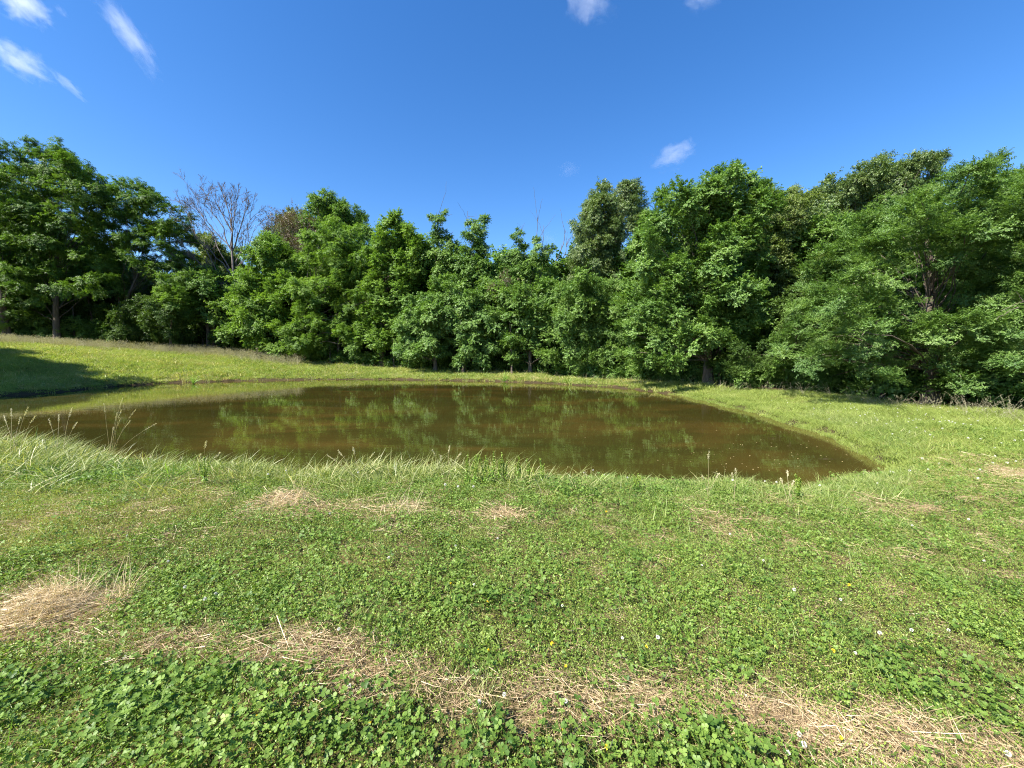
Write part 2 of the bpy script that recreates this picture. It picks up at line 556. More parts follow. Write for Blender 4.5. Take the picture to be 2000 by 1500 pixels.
def scatter(name, P, rot, sc, protos, mat, parent=None, bt=None, tagkind=None):
    n = len(P)
    P = np.asarray(P, float)
    if parent is not None:
        P = P - np.array(parent.location)
    sc = np.asarray(sc, float)
    if sc.ndim == 1:
        sc = np.repeat(sc[:, None], 3, 1)
    me = bpy.data.meshes.new(name)
    me.vertices.add(n)
    me.vertices.foreach_set('co', np.asarray(P, np.float32).ravel())
    vi = rng.integers(0, len(protos), n).astype(np.float32) + 0.01
    for k, v in (('vi', vi), ('bt', rng.random(n) if bt is None else bt)):
        a = me.attributes.new(k, 'FLOAT', 'POINT'); a.data.foreach_set('value', np.asarray(v, np.float32))
    for k, v in (('rot', rot), ('sc', sc)):
        a = me.attributes.new(k, 'FLOAT_VECTOR', 'POINT'); a.data.foreach_set('vector', np.asarray(v, np.float32).ravel())
    me.materials.append(mat)
    o = link(name, me, None, parent)
    key = (tuple(p.name for p in protos), mat.name)
    if key not in _groups:
        _groups[key] = scatter_group('scatter_' + name, protos, mat)
    md = o.modifiers.new('scatter', 'NODES')
    md.node_group = _groups[key]
    if tagkind:
        o['kind'] = tagkind
    return o


def proto(name, me):
    return bpy.data.objects.new(name, me)      # only a source of geometry, never linked to the scene


# ------------------------------------------------------------------ boughs (leaf sprays, about 1 m in radius at scale 1)
def bough(kind, seed):
    global rng
    keep = rng
    rng = np.random.default_rng(seed)
    parts = []
    cfg = {
        # number of twigs, leaves per twig, twig length, leaf length, width, droop, flatness
        'broad':  (46, 15, 0.62, 0.15, 0.105, 0.15, 0.75),
        'walnut': (40, 20, 0.60, 0.17, 0.055, 0.55, 0.60),
        'elm':    (44, 20, 0.75, 0.11, 0.065, 0.10, 0.28),
        'oak':    (50, 15, 0.50, 0.17, 0.075, 0.25, 0.95),
        'vine':   (54, 15, 0.55, 0.125, 0.11, 0.65, 0.60),
        'sparse': (16, 9, 0.60, 0.12, 0.06, 0.40, 0.9),
    }[kind]
    nt, nl, tl, ll, lw, droop, flat = cfg
    # twig roots within the bough and directions outwards, mostly to the upper side
    dirs = unit(rng.normal(size=(nt, 3)) * np.array([1, 1, flat]) + np.array([0.35, 0, 0.30]))
    root = dirs * rng.uniform(0.0, 0.55, (nt, 1)) * np.array([1, 1, flat])
    tlen = tl * rng.uniform(0.6, 1.15, nt)
    t = (np.arange(nl) + 0.5) / nl
    t = 0.15 + 0.85 * t
    P = root[:, None] + dirs[:, None] * (tlen[:, None] * t[None])[..., None]
    P[..., 2] -= droop * (tlen[:, None] * t[None]) ** 2
    side = unit(np.cross(dirs, [0, 0, 1.0]) + 0.01)
    sgn = np.where(np.arange(nl) % 2 == 0, 1.0, -1.0)
    D = dirs[:, None] * 0.55 + side[:, None] * sgn[None, :, None] + rng.normal(size=(nt, nl, 3)) * (0.42 if kind != 'oak' else 0.8)
    D[..., 2] -= droop * 0.9
    Nn = np.array([0.45, 0, 0.9]) + dirs[:, None] * 0.35 + rng.normal(size=(nt, nl, 3)) * (0.30 if kind in ('elm', 'walnut') else 0.38)
    P = P.reshape(-1, 3) + rng.normal(size=(nt * nl, 3)) * 0.025
    n = len(P)
    lv = np.clip(np.repeat(rng.normal(0.5, 0.18, nt), nl) + rng.normal(0, 0.2, n), 0, 1)
    parts.append(leaves(P, D.reshape(-1, 3), Nn.reshape(-1, 3), ll * rng.uniform(0.7, 1.2, n), lw * rng.uniform(0.75, 1.2, n), lv))
    rng = keep
    return join_parts('bough_' + kind, parts)


BOUGH = {}
for ki, kd in enumerate(['broad', 'walnut', 'elm', 'oak', 'vine', 'sparse']):
    BOUGH[kd] = [proto('leaf_spray', bough(kd, 100 + 10 * ki + v)) for v in range(4)]


def lobes_to_boughs(lobes, kind, bs, dens=1.0, center=None):
    """lobes: list of (x, y, z, r).  Boughs of radius about bs over every lobe's surface, pointing outwards."""
    P, R, S = [], [], []
    for x, y, z, r in lobes:
        r = r * 1.1
        n = max(3, int(dens * 3.1 * (r / bs) ** 2) + 2)
        d = unit(rng.normal(size=(n, 3)) + np.array([0, 0, 0.15]))
        rr = r * np.where(rng.random(n) < 0.8, rng.uniform(0.62, 0.95, n), rng.uniform(0.1, 0.6, n))
        q = np.array([x, y, z]) + d * rr[:, None] * np.array([1, 1, 0.86])
        az = np.arctan2(d[:, 1], d[:, 0]) + rng.normal(0, 0.5, n)
        tilt = -np.arcsin(np.clip(d[:, 2], -1, 1)) * 0.55 + rng.normal(0, 0.18, n)
        P.append(q)
        R.append(np.stack([rng.normal(0, 0.25, n), tilt, az], 1))
        s = bs * rng.uniform(0.65, 1.15, n) * (0.6 + 0.4 * min(1, r / bs))
        S.append(np.repeat(s[:, None], 3, 1))
    return np.concatenate(P), np.concatenate(R), np.concatenate(S)


def branch_to(g, a, b, r0, r1, sag=0.0, seg=6, sides=6, wob=0.05):
    a = np.asarray(a, float); b = np.asarray(b, float)
    t = np.linspace(0, 1, seg + 1)[:, None]
    Ln = np.linalg.norm(b - a)
    # leave upwards, then bend to the goal
    mid = (a + b) / 2 + np.array([0, 0, 0.12 * Ln + sag]) + rng.normal(0, wob * Ln, 3)
    c = (1 - t) ** 2 * a + 2 * t * (1 - t) * mid + t * t * b
    c[1:-1] += rng.normal(0, 0.012 * Ln, (seg - 1, 3))
    g.tube(c, r0 + (r1 - r0) * t[:, 0] ** 0.8, sides)
    return c


def tree(label, cat, kind, mat, Y, base_px, lobes_px, width_px=10, bs=None, dens=1.0, group=None, deep=1.0,
         name='tree', base_z=None, lean=None, back=True, fill=True, bark='bark', trunk_top=0.7, extra=None, stems=None, show_limbs=True):
    bx = (base_px - CX) / F * Y
    gz = float(height(np.array([bx]), np.array([Y]))[0][0]) if base_z is None else base_z
    base = np.array([bx, Y, gz - 0.05])
    L3 = []
    if back and fill:
        # fill between the named masses, never above them
        lobes_px = list(lobes_px) + [(x + rng.normal(0, .55) * q, y + rng.uniform(.3, 1.1) * q, q * rng.uniform(.6, .9)) for x, y, q in lobes_px if rng.random() < .65 and y + 1.6 * q < 700]
    xsA = [at(x, y, Y)[0] for x, y, r in lobes_px]
    rsA = [r / F * Y for x, y, r in lobes_px]
    x0 = min(x - r for x, r in zip(xsA, rsA)); x1 = max(x + r for x, r in zip(xsA, rsA))
    cxm, hw = (x0 + x1) / 2, (x1 - x0) / 2
    for (px, py, rp) in lobes_px:
        c = at(px, py, Y)
        r = rp / F * Y
        room = math.sqrt(max(0.0, hw * hw - (c[0] - cxm) ** 2)) * deep
        room = max(0.0, min(room, 3.2) - r * 0.8)
        dy = -room * rng.uniform(0.0, 1.0)
        q = at(px, py, Y + dy)
        L3.append((q[0], q[1], q[2], r * (Y + dy) / Y))
        if back and r > 0.25:
            dy2 = room * rng.uniform(0.4, 1.0) + r * 0.5
            q = at(px, py, Y + dy2)
            L3.append((c[0] + rng.normal(0, .2) * r, Y + dy2, c[2] + rng.normal(0, .15) * r - .2 * r, r * 0.95))
    root = bpy.data.objects.new(name, None)
    COL.objects.link(root)
    root.location = base
    root.empty_display_size = 0.5
    tag(root, label, cat, group)
    bs = bs or (0.030 * Y) ** 0.8 * 0.85
    P, R, S = lobes_to_boughs(L3, kind, bs, dens)
    scatter('crown', P, R, S, BOUGH[kind], M[mat], root, tagkind='stuff')
    # trunk and limbs
    g = Geo()
    tw = width_px / F * Y / 2
    tops = sorted(L3, key=lambda q: -q[2])
    topc = np.array(tops[0][:3])
    cen = np.mean([q[:3] for q in L3], axis=0)
    th = base[2] + (topc[2] - base[2]) * trunk_top
    tip = np.array([bx * 0.4 + cen[0] * 0.6, Y * 0.6 + cen[1] * 0.4, th])
    stems = stems or [(0, 1.0)]
    for dx, f in stems:
        b0 = base + np.array([dx, 0, 0])
        e = tip + np.array([dx * 2.0, 0, 0])
        t = np.linspace(0, 1, 12)[:, None]
        c = b0 + (e - b0) * t
        c[:, :2] = b0[:2] + (e - b0)[:2] * (t ** 1.6) + np.cumsum(rng.normal(0, 0.012 * (e - b0)[2] / 4, (12, 2)), 0) * (t > 0)
        flare = 1 + 0.55 * np.exp(-t[:, 0] * 14)
        g.tube(c, tw * f * flare * (1 - 0.72 * t[:, 0]), 10)
        if show_limbs:
            for q in L3:
                q0 = np.array(q[:3])
                if rng.random() > 0.75 and len(L3) > 8:
                    continue
                hh = (q0[2] - b0[2]) / max(0.1, (e - b0)[2])
                tt = min(0.98, max(0.22, hh * 0.62 + rng.normal(0, 0.05)))
                k = min(11, max(2, int(tt * 11)))
                branch_to(g, c[k], q0, tw * f * 0.24 * (1.1 - tt), tw * 0.05, wob=0.06)
    if extra:
        extra(g, base, tip)
    trunk = g.mesh('trunk')
    co = np.empty(len(trunk.vertices) * 3, np.float32)
    trunk.vertices.foreach_get('co', co)
    co = co.reshape(-1, 3) - base.astype(np.float32)
    trunk.vertices.foreach_set('co', co.ravel())
    link('trunk', trunk, M[bark], root)
    return root


# ------------------------------------------------------------------ trees, left to right
def bare_tree(label, Y, base_px, top_px, spread, width_px, seed, levels=5, lean=0.0, group=None, mat='dead_bark', fork=0.35, name='dead_tree', upright=0.45):
    r = np.random.default_rng(seed)
    bx = (base_px - CX) / F * Y
    gz = float(height(np.array([bx]), np.array([Y]))[0][0])
    base = np.array([bx, Y, gz - 0.05])
    H = at(top_px[0], top_px[1], Y)[2] - gz
    root = bpy.data.objects.new(name, None)
    COL.objects.link(root); root.location = base
    tag(root, label, 'dead tree', group)
    g, gb = Geo(), Geo()
    topx = at(top_px[0], top_px[1], Y)[0] - bx

    def grow(p, d, Ln, rad, lev):
        n = 6
        pts = [p]
        dd = d.copy()
        for k in range(n):
            dd = unit(dd + r.normal(0, 0.07, 3) + np.array([0, 0, 0.03 * lev]))
            pts.append(pts[-1] + dd * Ln / n)
        pts = np.array(pts)
        rr = rad * np.linspace(1, 0.55 if lev < levels else 0.3, n + 1)
        (g if lev == 0 else gb).tube(pts, np.maximum(rr, 0.011), 8 if lev == 0 else (5 if lev < 3 else 3))
        if lev >= levels:
            return
        kids = [5, 4, 4, 3, 3][min(lev, 4)]
        for k in range(kids):
            t = r.uniform(0.35, 1.0) if k else 1.0
            q = pts[min(n, int(round(t * n)))]
            az = r.uniform(0, 2 * math.pi)
            sp = spread * r.uniform(0.55, 1.15)
            if k == 0:
                sp *= 0.35
            side = np.array([math.cos(az), math.sin(az) * 0.7, 0])
            nd = unit(dd + side * sp + np.array([0, 0, upright * 0.35]))
            grow(q, nd, Ln * r.uniform(0.55, 0.8), rad * (0.62 if k == 0 else 0.45) * r.uniform(0.8, 1.1), lev + 1)
    d0 = unit(np.array([topx / H, 0, 1.0]))
    grow(np.array([0, 0, 0.0]), d0, H * fork, width_px / F * Y / 2, 0)
    # fit the height
    hi = max(v[:, 2].max() for v in gb.V)
    s = H / hi
    for gg in (g, gb):
        gg.V = [v * np.array([1, 1, s]) for v in gg.V]
    link('trunk', g.mesh('trunk'), M[mat], root)
    link('branches', gb.mesh('branches'), M[mat], root)
    return root


def fan_tree(label, Y, trunk_px, width_px, tips):
    """Dead tree: a leaning trunk whose long limbs fan out and split into twigs."""
    tr = np.array([at(x, y, Y) for x, y in trunk_px])
    tr[:, 1] += np.linspace(0, .6, len(tr))
    tr[0, 2] = float(height(tr[:1, 0], tr[:1, 1])[0][0]) - .05
    base = tr[0].copy()
    root = bpy.data.objects.new('dead_tree', None); COL.objects.link(root); root.location = base
    tag(root, label, 'dead tree')
    g, gb = Geo(), Geo()
    tw = width_px / F * Y / 2
    t = np.linspace(0, 1, 16)
    T = np.stack([np.interp(t, np.linspace(0, 1, len(tr)), tr[:, i]) for i in range(3)], 1) - base
    g.tube(T, tw * (.8 - .6 * t), 8)

    def split(c, rad, lev):
        Ln = np.linalg.norm(c[-1] - c[0])
        for k in range((9, 7, 5)[lev]):
            i = rng.integers(2, len(c) - 1)
            d = unit(c[min(i + 1, len(c) - 1)] - c[i - 1])
            nd = unit(d + rng.normal(0, .42, 3) + np.array([0, 0, .12]))
            l2 = Ln * (.45, .5, .5)[lev] * rng.uniform(.4, 1.0) * (1.15 - i / len(c) * .6)
            e = c[i] + nd * l2 + np.array([0, 0, .08 * l2])
            cc = branch_to(gb, c[i], e, rad * .5, max(.008, rad * .2), sag=-.06 * l2, seg=5, sides=4 if lev < 1 else 3, wob=.05)
            if lev < 2:
                split(cc, rad * .5, lev + 1)
    for k, x, y in tips:
        st = tr[k] - base
        e = at(x, y, Y + rng.uniform(-1.8, 1.8)) - base
        cc = branch_to(gb, st, e, tw * .24, .012, sag=-.09 * np.linalg.norm(e - st), seg=9, sides=5, wob=.035)
        split(cc, tw * .16, 0)
    link('trunk', g.mesh('trunk'), M['dead_bark'], root)
    link('branches', gb.mesh('branches'), M['dead_bark'], root)


def sticks(pxs, Y):
    """bare sticks that stand out of a crown: (x0, y0, x1, y1, radius)"""
    def f(g, base, tip):
        for x0, y0, x1, y1, rr in pxs:
            a, b = at(x0, y0, Y - .6), at(x1, y1, Y - .6)
            c = branch_to(g, a, b, rr, rr * .35, wob=0.05)
            for k in range(3):
                q = c[rng.integers(2, 6)]
                d = (b - a) * 0.3 + rng.normal(0, 0.22, 3) * np.linalg.norm(b - a)
                branch_to(g, q, q + d * np.array([1, .5, 1]), rr * .4, rr * .15, wob=0.08)
    return f


tree('tall dark walnut tree that the left edge of the photo cuts through', 'tree', 'walnut', 'walnut', 39, 22,
     [(-60, 330, 50), (-12, 305, 32), (5, 350, 34), (-50, 420, 60), (12, 410, 36), (5, 470, 42), (-40, 520, 60), (20, 540, 34), (-10, 600, 45)], 12, fill=False)
tree('tall feathery walnut tree with the highest crown at far left', 'tree', 'walnut', 'walnut', 40, 118,
     [(60, 293, 20), (90, 285, 20), (100, 312, 24), (128, 330, 26), (152, 335, 24), (55, 330, 26), (75, 360, 32), (125, 375, 34), (172, 372, 28), (186, 402, 24),
      (55, 400, 30), (100, 420, 38), (150, 430, 36), (180, 455, 24), (60, 460, 38), (110, 490, 40), (160, 500, 30), (75, 530, 32), (185, 550, 22), (40, 600, 28), (60, 570, 26), (130, 560, 24)], 10, dens=0.85, fill=False)
tree('forked walnut tree with two bare forks and sky between its leaves', 'tree', 'walnut', 'walnut', 42, 228,
     [(256, 370, 17), (240, 390, 22), (278, 385, 22), (303, 398, 20), (226, 412, 18), (262, 420, 26), (300, 430, 26), (322, 450, 18), (228, 448, 20), (262, 462, 24), (300, 474, 26),
      (332, 486, 16), (212, 470, 15), (250, 500, 14), (320, 515, 20), (342, 505, 10), (290, 515, 16)], 10, dens=0.75, fill=False, trunk_top=.5)
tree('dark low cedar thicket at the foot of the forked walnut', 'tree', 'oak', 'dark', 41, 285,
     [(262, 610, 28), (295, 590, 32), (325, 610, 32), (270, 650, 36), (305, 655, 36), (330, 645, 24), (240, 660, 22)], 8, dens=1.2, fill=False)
tree('young walnut with pale sunlit sprays above the dark cedar thicket', 'tree', 'walnut', 'light', 40, 336,
     [(330, 545, 15), (350, 552, 16), (322, 562, 12), (345, 592, 13), (335, 600, 10)], 5, dens=0.8)
tree('dark maple with twin leaning trunks and open ground behind', 'tree', 'broad', 'mid', 43, 414,
     [(372, 525, 26), (350, 560, 26), (385, 560, 32), (420, 560, 34), (360, 592, 26), (400, 600, 30), (435, 620, 28), (440, 580, 20), (460, 650, 22), (445, 665, 14)], 9, stems=[(-.25, 1.0), (.35, .7)], fill=False)
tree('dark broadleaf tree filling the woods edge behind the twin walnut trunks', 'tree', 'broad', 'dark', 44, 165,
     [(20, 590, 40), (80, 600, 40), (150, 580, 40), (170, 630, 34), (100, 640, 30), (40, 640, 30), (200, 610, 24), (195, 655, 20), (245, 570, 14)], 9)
tree('grey green tree seen through the bare branches of the dead tree', 'tree', 'oak', 'olive', 52, 418,
     [(398, 478, 20), (420, 490, 24), (440, 520, 26), (380, 510, 20), (460, 545, 25), (405, 530, 26)], 7)
fan_tree('large bare grey dead tree with a wide fan of branches', 43.5, [(480, 700), (470, 650), (458, 590), (452, 540), (447, 490), (446, 450)], 11,
         [(3, 345, 432), (2, 350, 400), (4, 362, 385), (3, 375, 372), (4, 392, 362), (5, 408, 364), (5, 428, 358), (5, 452, 372), (4, 470, 364), (4, 486, 378), (3, 497, 398), (2, 340, 462), (2, 375, 500), (3, 500, 440), (2, 400, 540)])
bare_tree('smaller bare dead tree behind the pale green trees', 48, 575, (556, 392), 0.6, 7, 31, levels=5, fork=0.42)
tree('half dead tree with withered brown twigs behind the pale green trees', 'tree', 'sparse', 'withered', 47, 590,
     [(545, 425, 22), (575, 430, 26), (600, 470, 26), (560, 470, 22), (612, 500, 18), (585, 505, 16)], 6, dens=1.3)
tree('grey olive tree between the dead tree and the tall sunlit crown', 'tree', 'oak', 'olive', 53, 570,
     [(555, 440, 20), (585, 440, 26), (570, 475, 28), (605, 470, 26), (530, 465, 18), (520, 500, 20)], 8)
tree('sunlit tree whose rounded crown tops the pale green trees', 'tree', 'oak', 'mid', 50, 650,
     [(618, 392, 13), (640, 388, 12), (662, 402, 16), (690, 418, 14), (590, 430, 14), (622, 415, 18), (650, 425, 22), (684, 445, 18), (712, 455, 12), (640, 455, 26), (600, 455, 16)], 8)
tree('narrow pale green tree right of the dead tree', 'tree', 'broad', 'light', 41.5, 503,
     [(520, 478, 20), (500, 505, 22), (535, 505, 26), (560, 530, 26), (480, 545, 24), (515, 545, 30), (468, 585, 20), (500, 595, 30), (545, 580, 32), (480, 630, 26), (525, 635, 30), (560, 640, 24), (500, 675, 22), (545, 680, 20), (575, 560, 22)], 8)
tree('broad pale green tree with sunlit drooping boughs over the far bank', 'tree', 'walnut', 'light', 40, 580,
     [(640, 452, 24), (668, 458, 24), (612, 470, 20), (650, 490, 30), (690, 490, 26), (718, 500, 22), (605, 512, 26), (640, 535, 30), (685, 535, 30), (722, 545, 24), (600, 560, 28), (645, 580, 34),
      (695, 585, 30), (730, 585, 18), (585, 610, 26), (630, 635, 26), (560, 650, 24), (600, 670, 24), (545, 680, 16), (620, 690, 16), (672, 625, 20), (665, 655, 14), (690, 665, 14)], 10)
tree('mid green tree with a small pointed top right of the pale green tree', 'tree', 'broad', 'light', 39.5, 745,
     [(768, 424, 9), (764, 440, 14), (752, 462, 18), (780, 460, 20), (808, 458, 16), (745, 490, 22), (782, 490, 28), (820, 482, 22), (838, 500, 16), (760, 525, 30), (800, 530, 30), (740, 560, 28), (782, 570, 28),
      (740, 610, 28), (775, 620, 24), (720, 650, 22), (750, 665, 20), (705, 640, 16)], 8)
tree('leafy snag with one small tuft standing out against the sky', 'tree', 'vine', 'mid', 38, 862,
     [(866, 420, 6), (846, 424, 6), (858, 434, 10), (856, 452, 10), (852, 470, 12), (880, 466, 6), (886, 480, 9), (862, 492, 18), (846, 505, 18), (885, 505, 18), (865, 530, 26)], 4, bs=0.75, dens=1.3, back=False,
     extra=sticks([(858, 500, 852, 415, .05), (865, 500, 885, 452, .04)], 38))
tree('vine covered snag with a bushy square top', 'tree', 'vine', 'vine', 37, 925,
     [(918, 436, 8), (945, 434, 8), (928, 448, 12), (944, 456, 12), (914, 462, 10), (930, 474, 16), (946, 484, 10), (925, 498, 18), (900, 520, 20), (935, 520, 22), (955, 535, 16), (905, 550, 26), (945, 560, 24)], 5, bs=0.75, dens=1.2, back=False,
     extra=sticks([(925, 500, 913, 412, .04)], 37))
tree('round dome of vines draped over a small tree by the far bank', 'tree', 'vine', 'vine', 35, 850,
     [(822, 600, 26), (808, 622, 26), (845, 590, 26), (850, 620, 30), (800, 650, 22), (870, 560, 26), (885, 590, 28), (830, 655, 24), (865, 650, 26), (890, 630, 26), (795, 690, 16), (780, 680, 12), (820, 690, 16), (860, 690, 18)], 7, bs=0.8, dens=1.4)
tree('vine hung tree right of the vine dome with low boughs', 'tree', 'vine', 'vine', 34.2, 905,
     [(920, 600, 26), (950, 585, 24), (905, 640, 26), (940, 635, 28), (975, 620, 28), (920, 680, 22), (955, 675, 22), (985, 665, 22), (905, 705, 12), (938, 705, 12), (895, 570, 18)], 7, bs=0.8, dens=1.3)
tree('pair of slim ivy clad snags with bare sticks on top', 'tree', 'vine', 'vine', 37, 1020,
     [(1014, 456, 7), (1008, 470, 9), (1018, 482, 10), (1010, 500, 13), (1020, 520, 14), (1046, 470, 6), (1048, 486, 9), (1044, 505, 12), (1072, 492, 10), (1066, 515, 14), (988, 508, 10), (995, 530, 16), (1040, 540, 20), (1078, 540, 18), (1092, 520, 10)], 4, bs=0.7, dens=1.3, back=False,
     extra=sticks([(1045, 500, 1050, 425, .04), (1060, 500, 1062, 440, .035), (1085, 510, 1105, 450, .05), (1095, 520, 1112, 465, .05), (1050, 560, 1070, 495, .05), (1012, 480, 1020, 440, .03)], 37))
tree('patch of withered reddish leaves in the middle of the woods edge', 'tree', 'sparse', 'withered', 32.5, 1000,
     [(992, 545, 12), (1008, 560, 12), (975, 572, 10), (1024, 575, 11), (1000, 585, 12), (962, 560, 8)], 4, dens=3.0, bs=0.6, back=False)
tree('leafy tree below the ivy clad snags', 'tree', 'broad', 'mid', 33, 1035,
     [(1000, 570, 24), (1030, 590, 28), (1065, 570, 26), (1000, 620, 26), (1040, 630, 30), (1075, 615, 28), (1015, 665, 24), (1050, 675, 26), (1085, 660, 24), (1000, 700, 14), (1070, 700, 16), (975, 565, 16)], 8, dens=1.1)
tree('tall twin topped oak standing above the woods edge', 'tree', 'oak', 'oak', 34.5, 1195,
     [(1180, 362, 10), (1172, 378, 14), (1160, 398, 16), (1180, 404, 18), (1146, 420, 15), (1232, 358, 10), (1222, 374, 14), (1240, 385, 15), (1228, 404, 18), (1247, 416, 15), (1252, 440, 10), (1206, 420, 18), (1168, 430, 22),
      (1196, 448, 22), (1138, 448, 16), (1150, 470, 20), (1226, 450, 16), (1180, 480, 24), (1130, 490, 16), (1205, 485, 14), (1160, 515, 26), (1120, 525, 20), (1195, 540, 24), (1250, 480, 9)], 9, dens=1.0, bs=0.85)
tree('rounded oak in front of the tall twin topped oak', 'tree', 'oak', 'mid', 29.8, 1170,
     [(1110, 560, 24), (1140, 560, 28), (1180, 560, 28), (1215, 560, 24), (1115, 600, 26), (1150, 605, 32), (1195, 605, 32), (1225, 600, 24), (1130, 645, 28), (1170, 650, 32), (1210, 650, 28), (1120, 685, 18), (1155, 690, 22), (1190, 690, 20)], 8, dens=1.1)
tree('large round maple with a straight bare trunk at the pond corner', 'tree', 'broad', 'mid', 22, 1385,
     [(1298, 385, 10), (1325, 380, 16), (1345, 395, 24), (1380, 370, 22), (1412, 352, 20), (1438, 338, 15), (1455, 362, 22), (1420, 385, 28), (1385, 400, 30), (1488, 372, 18), (1490, 400, 26), (1300, 420, 24), (1340, 430, 32), (1400, 440, 36), (1455, 435, 34),
      (1270, 450, 22), (1295, 475, 32), (1350, 490, 38), (1415, 495, 38), (1465, 500, 32), (1265, 515, 26), (1305, 540, 36), (1365, 550, 40), (1430, 560, 38), (1475, 555, 26), (1258, 570, 26), (1300, 600, 36), (1360, 610, 40), (1425, 620, 36), (1250, 625, 24),
      (1290, 655, 30), (1345, 665, 30), (1400, 665, 30), (1240, 690, 16), (1270, 700, 20), (1310, 705, 18), (1470, 610, 24), (1450, 660, 20)], 17, dens=1.0, bs=0.68)
tree('olive tinted tree with yellowish top right of the round maple', 'tree', 'oak', 'olive', 24, 1545,
     [(1520, 388, 20), (1548, 378, 18), (1502, 420, 24), (1540, 415, 28), (1580, 410, 26), (1512, 460, 30), (1555, 460, 32), (1598, 450, 26), (1520, 510, 32), (1565, 515, 34), (1605, 500, 28), (1500, 560, 30), (1545, 570, 34), (1590, 560, 30), (1510, 620, 32), (1555, 630, 34)], 11, dens=1.0, bs=0.75)
tree('tall grey green topped tree behind the spreading elm', 'tree', 'oak', 'oak', 27, 1700,
     [(1600, 388, 18), (1628, 372, 20), (1655, 360, 20), (1682, 345, 18), (1705, 345, 18), (1735, 322, 16), (1755, 332, 20), (1720, 360, 24), (1680, 380, 28), (1640, 400, 28), (1780, 330, 18), (1806, 315, 14), (1828, 310, 14), (1760, 370, 28), (1700, 410, 34), (1650, 440, 34), (1610, 430, 26), (1800, 350, 26)], 12, dens=1.0, bs=0.8)
def elm_branches(g, base, tip):
    for a, b in (((1925, 610), (1990, 603)), ((1940, 625), (1965, 612)), ((1680, 660), (1760, 600))):
        A, B = at(a[0], a[1], 12.4), at(b[0], b[1], 12.6)
        branch_to(g, B, A, 0.02, 0.008, wob=0.04)
tree('wide spreading elm with a thick grey trunk on the right bank', 'tree', 'elm', 'elm', 14, 1822,
     [(1865, 345, 22), (1895, 330, 20), (1940, 318, 14), (1985, 345, 30), (2020, 340, 34), (1935, 345, 26), (1975, 360, 26), (1840, 375, 28), (1885, 385, 34), (1935, 395, 36), (1800, 395, 28), (1845, 425, 36), (1900, 440, 40), (1960, 440, 38), (1765, 430, 34), (1800, 465, 40), (1730, 470, 34), (1760, 505, 38),
      (1860, 490, 36), (1930, 500, 40), (1700, 520, 36), (1740, 555, 38), (1665, 555, 34), (1640, 590, 26), (1700, 600, 40), (1760, 600, 28), (1890, 545, 30), (1950, 560, 36), (1620, 630, 28), (1665, 645, 36), (1720, 650, 38), (1780, 660, 36), (1850, 630, 30), (1900, 640, 36), (1960, 640, 36),
      (1600, 665, 24), (1640, 690, 30), (1700, 700, 32), (1575, 700, 20), (1770, 710, 24), (1870, 695, 28), (1930, 700, 32), (1980, 700, 28), (1740, 740, 18), (1880, 745, 20)], 21, dens=0.95, bs=0.5, deep=.8, extra=elm_branches, trunk_top=.8)
tree('elm at the right edge with a bare grey branch', 'tree', 'elm', 'elm', 11.5, 2085,
     [(2010, 470, 30), (2030, 400, 50), (2060, 500, 70), (2000, 560, 30), (2030, 590, 45), (2000, 640, 34), (2060, 660, 60), (1985, 690, 24), (2010, 720, 40), (2090, 380, 60), (2110, 580, 70)], 18, bs=0.5,
     extra=lambda g, b, t: (branch_to(g, at(2060, 575, 10.8), at(1955, 607, 10.6), .017, .006), branch_to(g, at(1990, 600, 10.6), at(1945, 625, 10.5), .012, .005), branch_to(g, at(2000, 590, 10.6), at(1985, 570, 10.6), .01, .004)))
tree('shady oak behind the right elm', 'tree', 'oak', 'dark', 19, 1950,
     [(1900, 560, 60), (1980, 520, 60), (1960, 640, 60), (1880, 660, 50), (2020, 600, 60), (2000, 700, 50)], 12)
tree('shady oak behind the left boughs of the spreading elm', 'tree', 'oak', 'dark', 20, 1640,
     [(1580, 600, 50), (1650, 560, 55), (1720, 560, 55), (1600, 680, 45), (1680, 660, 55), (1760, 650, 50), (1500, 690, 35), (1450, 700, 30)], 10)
# trees outside the picture on the left; they shade the slope
for k, (X, Y, r, h) in enumerate([(-32.4, 17.2, 4.4, 12.4), (-48, 20.5, 5.0, 13.5), (-40, 18, 5.0, 12.6), (-36, 14.5, 4.2, 12)]):
    gz = float(height(np.array([X]), np.array([Y]))[0][0])
    root = bpy.data.objects.new('tree', None); COL.objects.link(root); root.location = (X, Y, gz)
    tag(root, ('broad tree left of the picture nearest the shaded slope', 'farthest broad tree left of the picture', 'middle one of the broad trees left of the picture', 'broad tree left of the picture standing closest to the camera')[k], 'tree', 'trees left of the picture')
    lb = [(X + a * r * .6, Y + b * r * .6, gz + h * c, r * s) for a, b, c, s in
          [(0, 0, .85, .55), (.7, .2, .7, .6), (-.7, -.1, .7, .6), (0, .8, .65, .6), (.1, -.8, .65, .6), (.8, -.6, .5, .55), (-.6, .7, .5, .55), (.3, .5, .48, .6), (-.4, -.7, .45, .55)]]
    P, R, S = lobes_to_boughs(lb, 'broad', 1.1)
    scatter('crown', P, R, S, BOUGH['broad'], M['mid'], root, tagkind='stuff')
    gg = Geo(); gg.tube([(0, 0, 0), (.1, 0, h * .3), (.2, .1, h * .8)], [.3, .22, .08], 8)
    link('trunk', gg.mesh('trunk'), M['bark'], root)

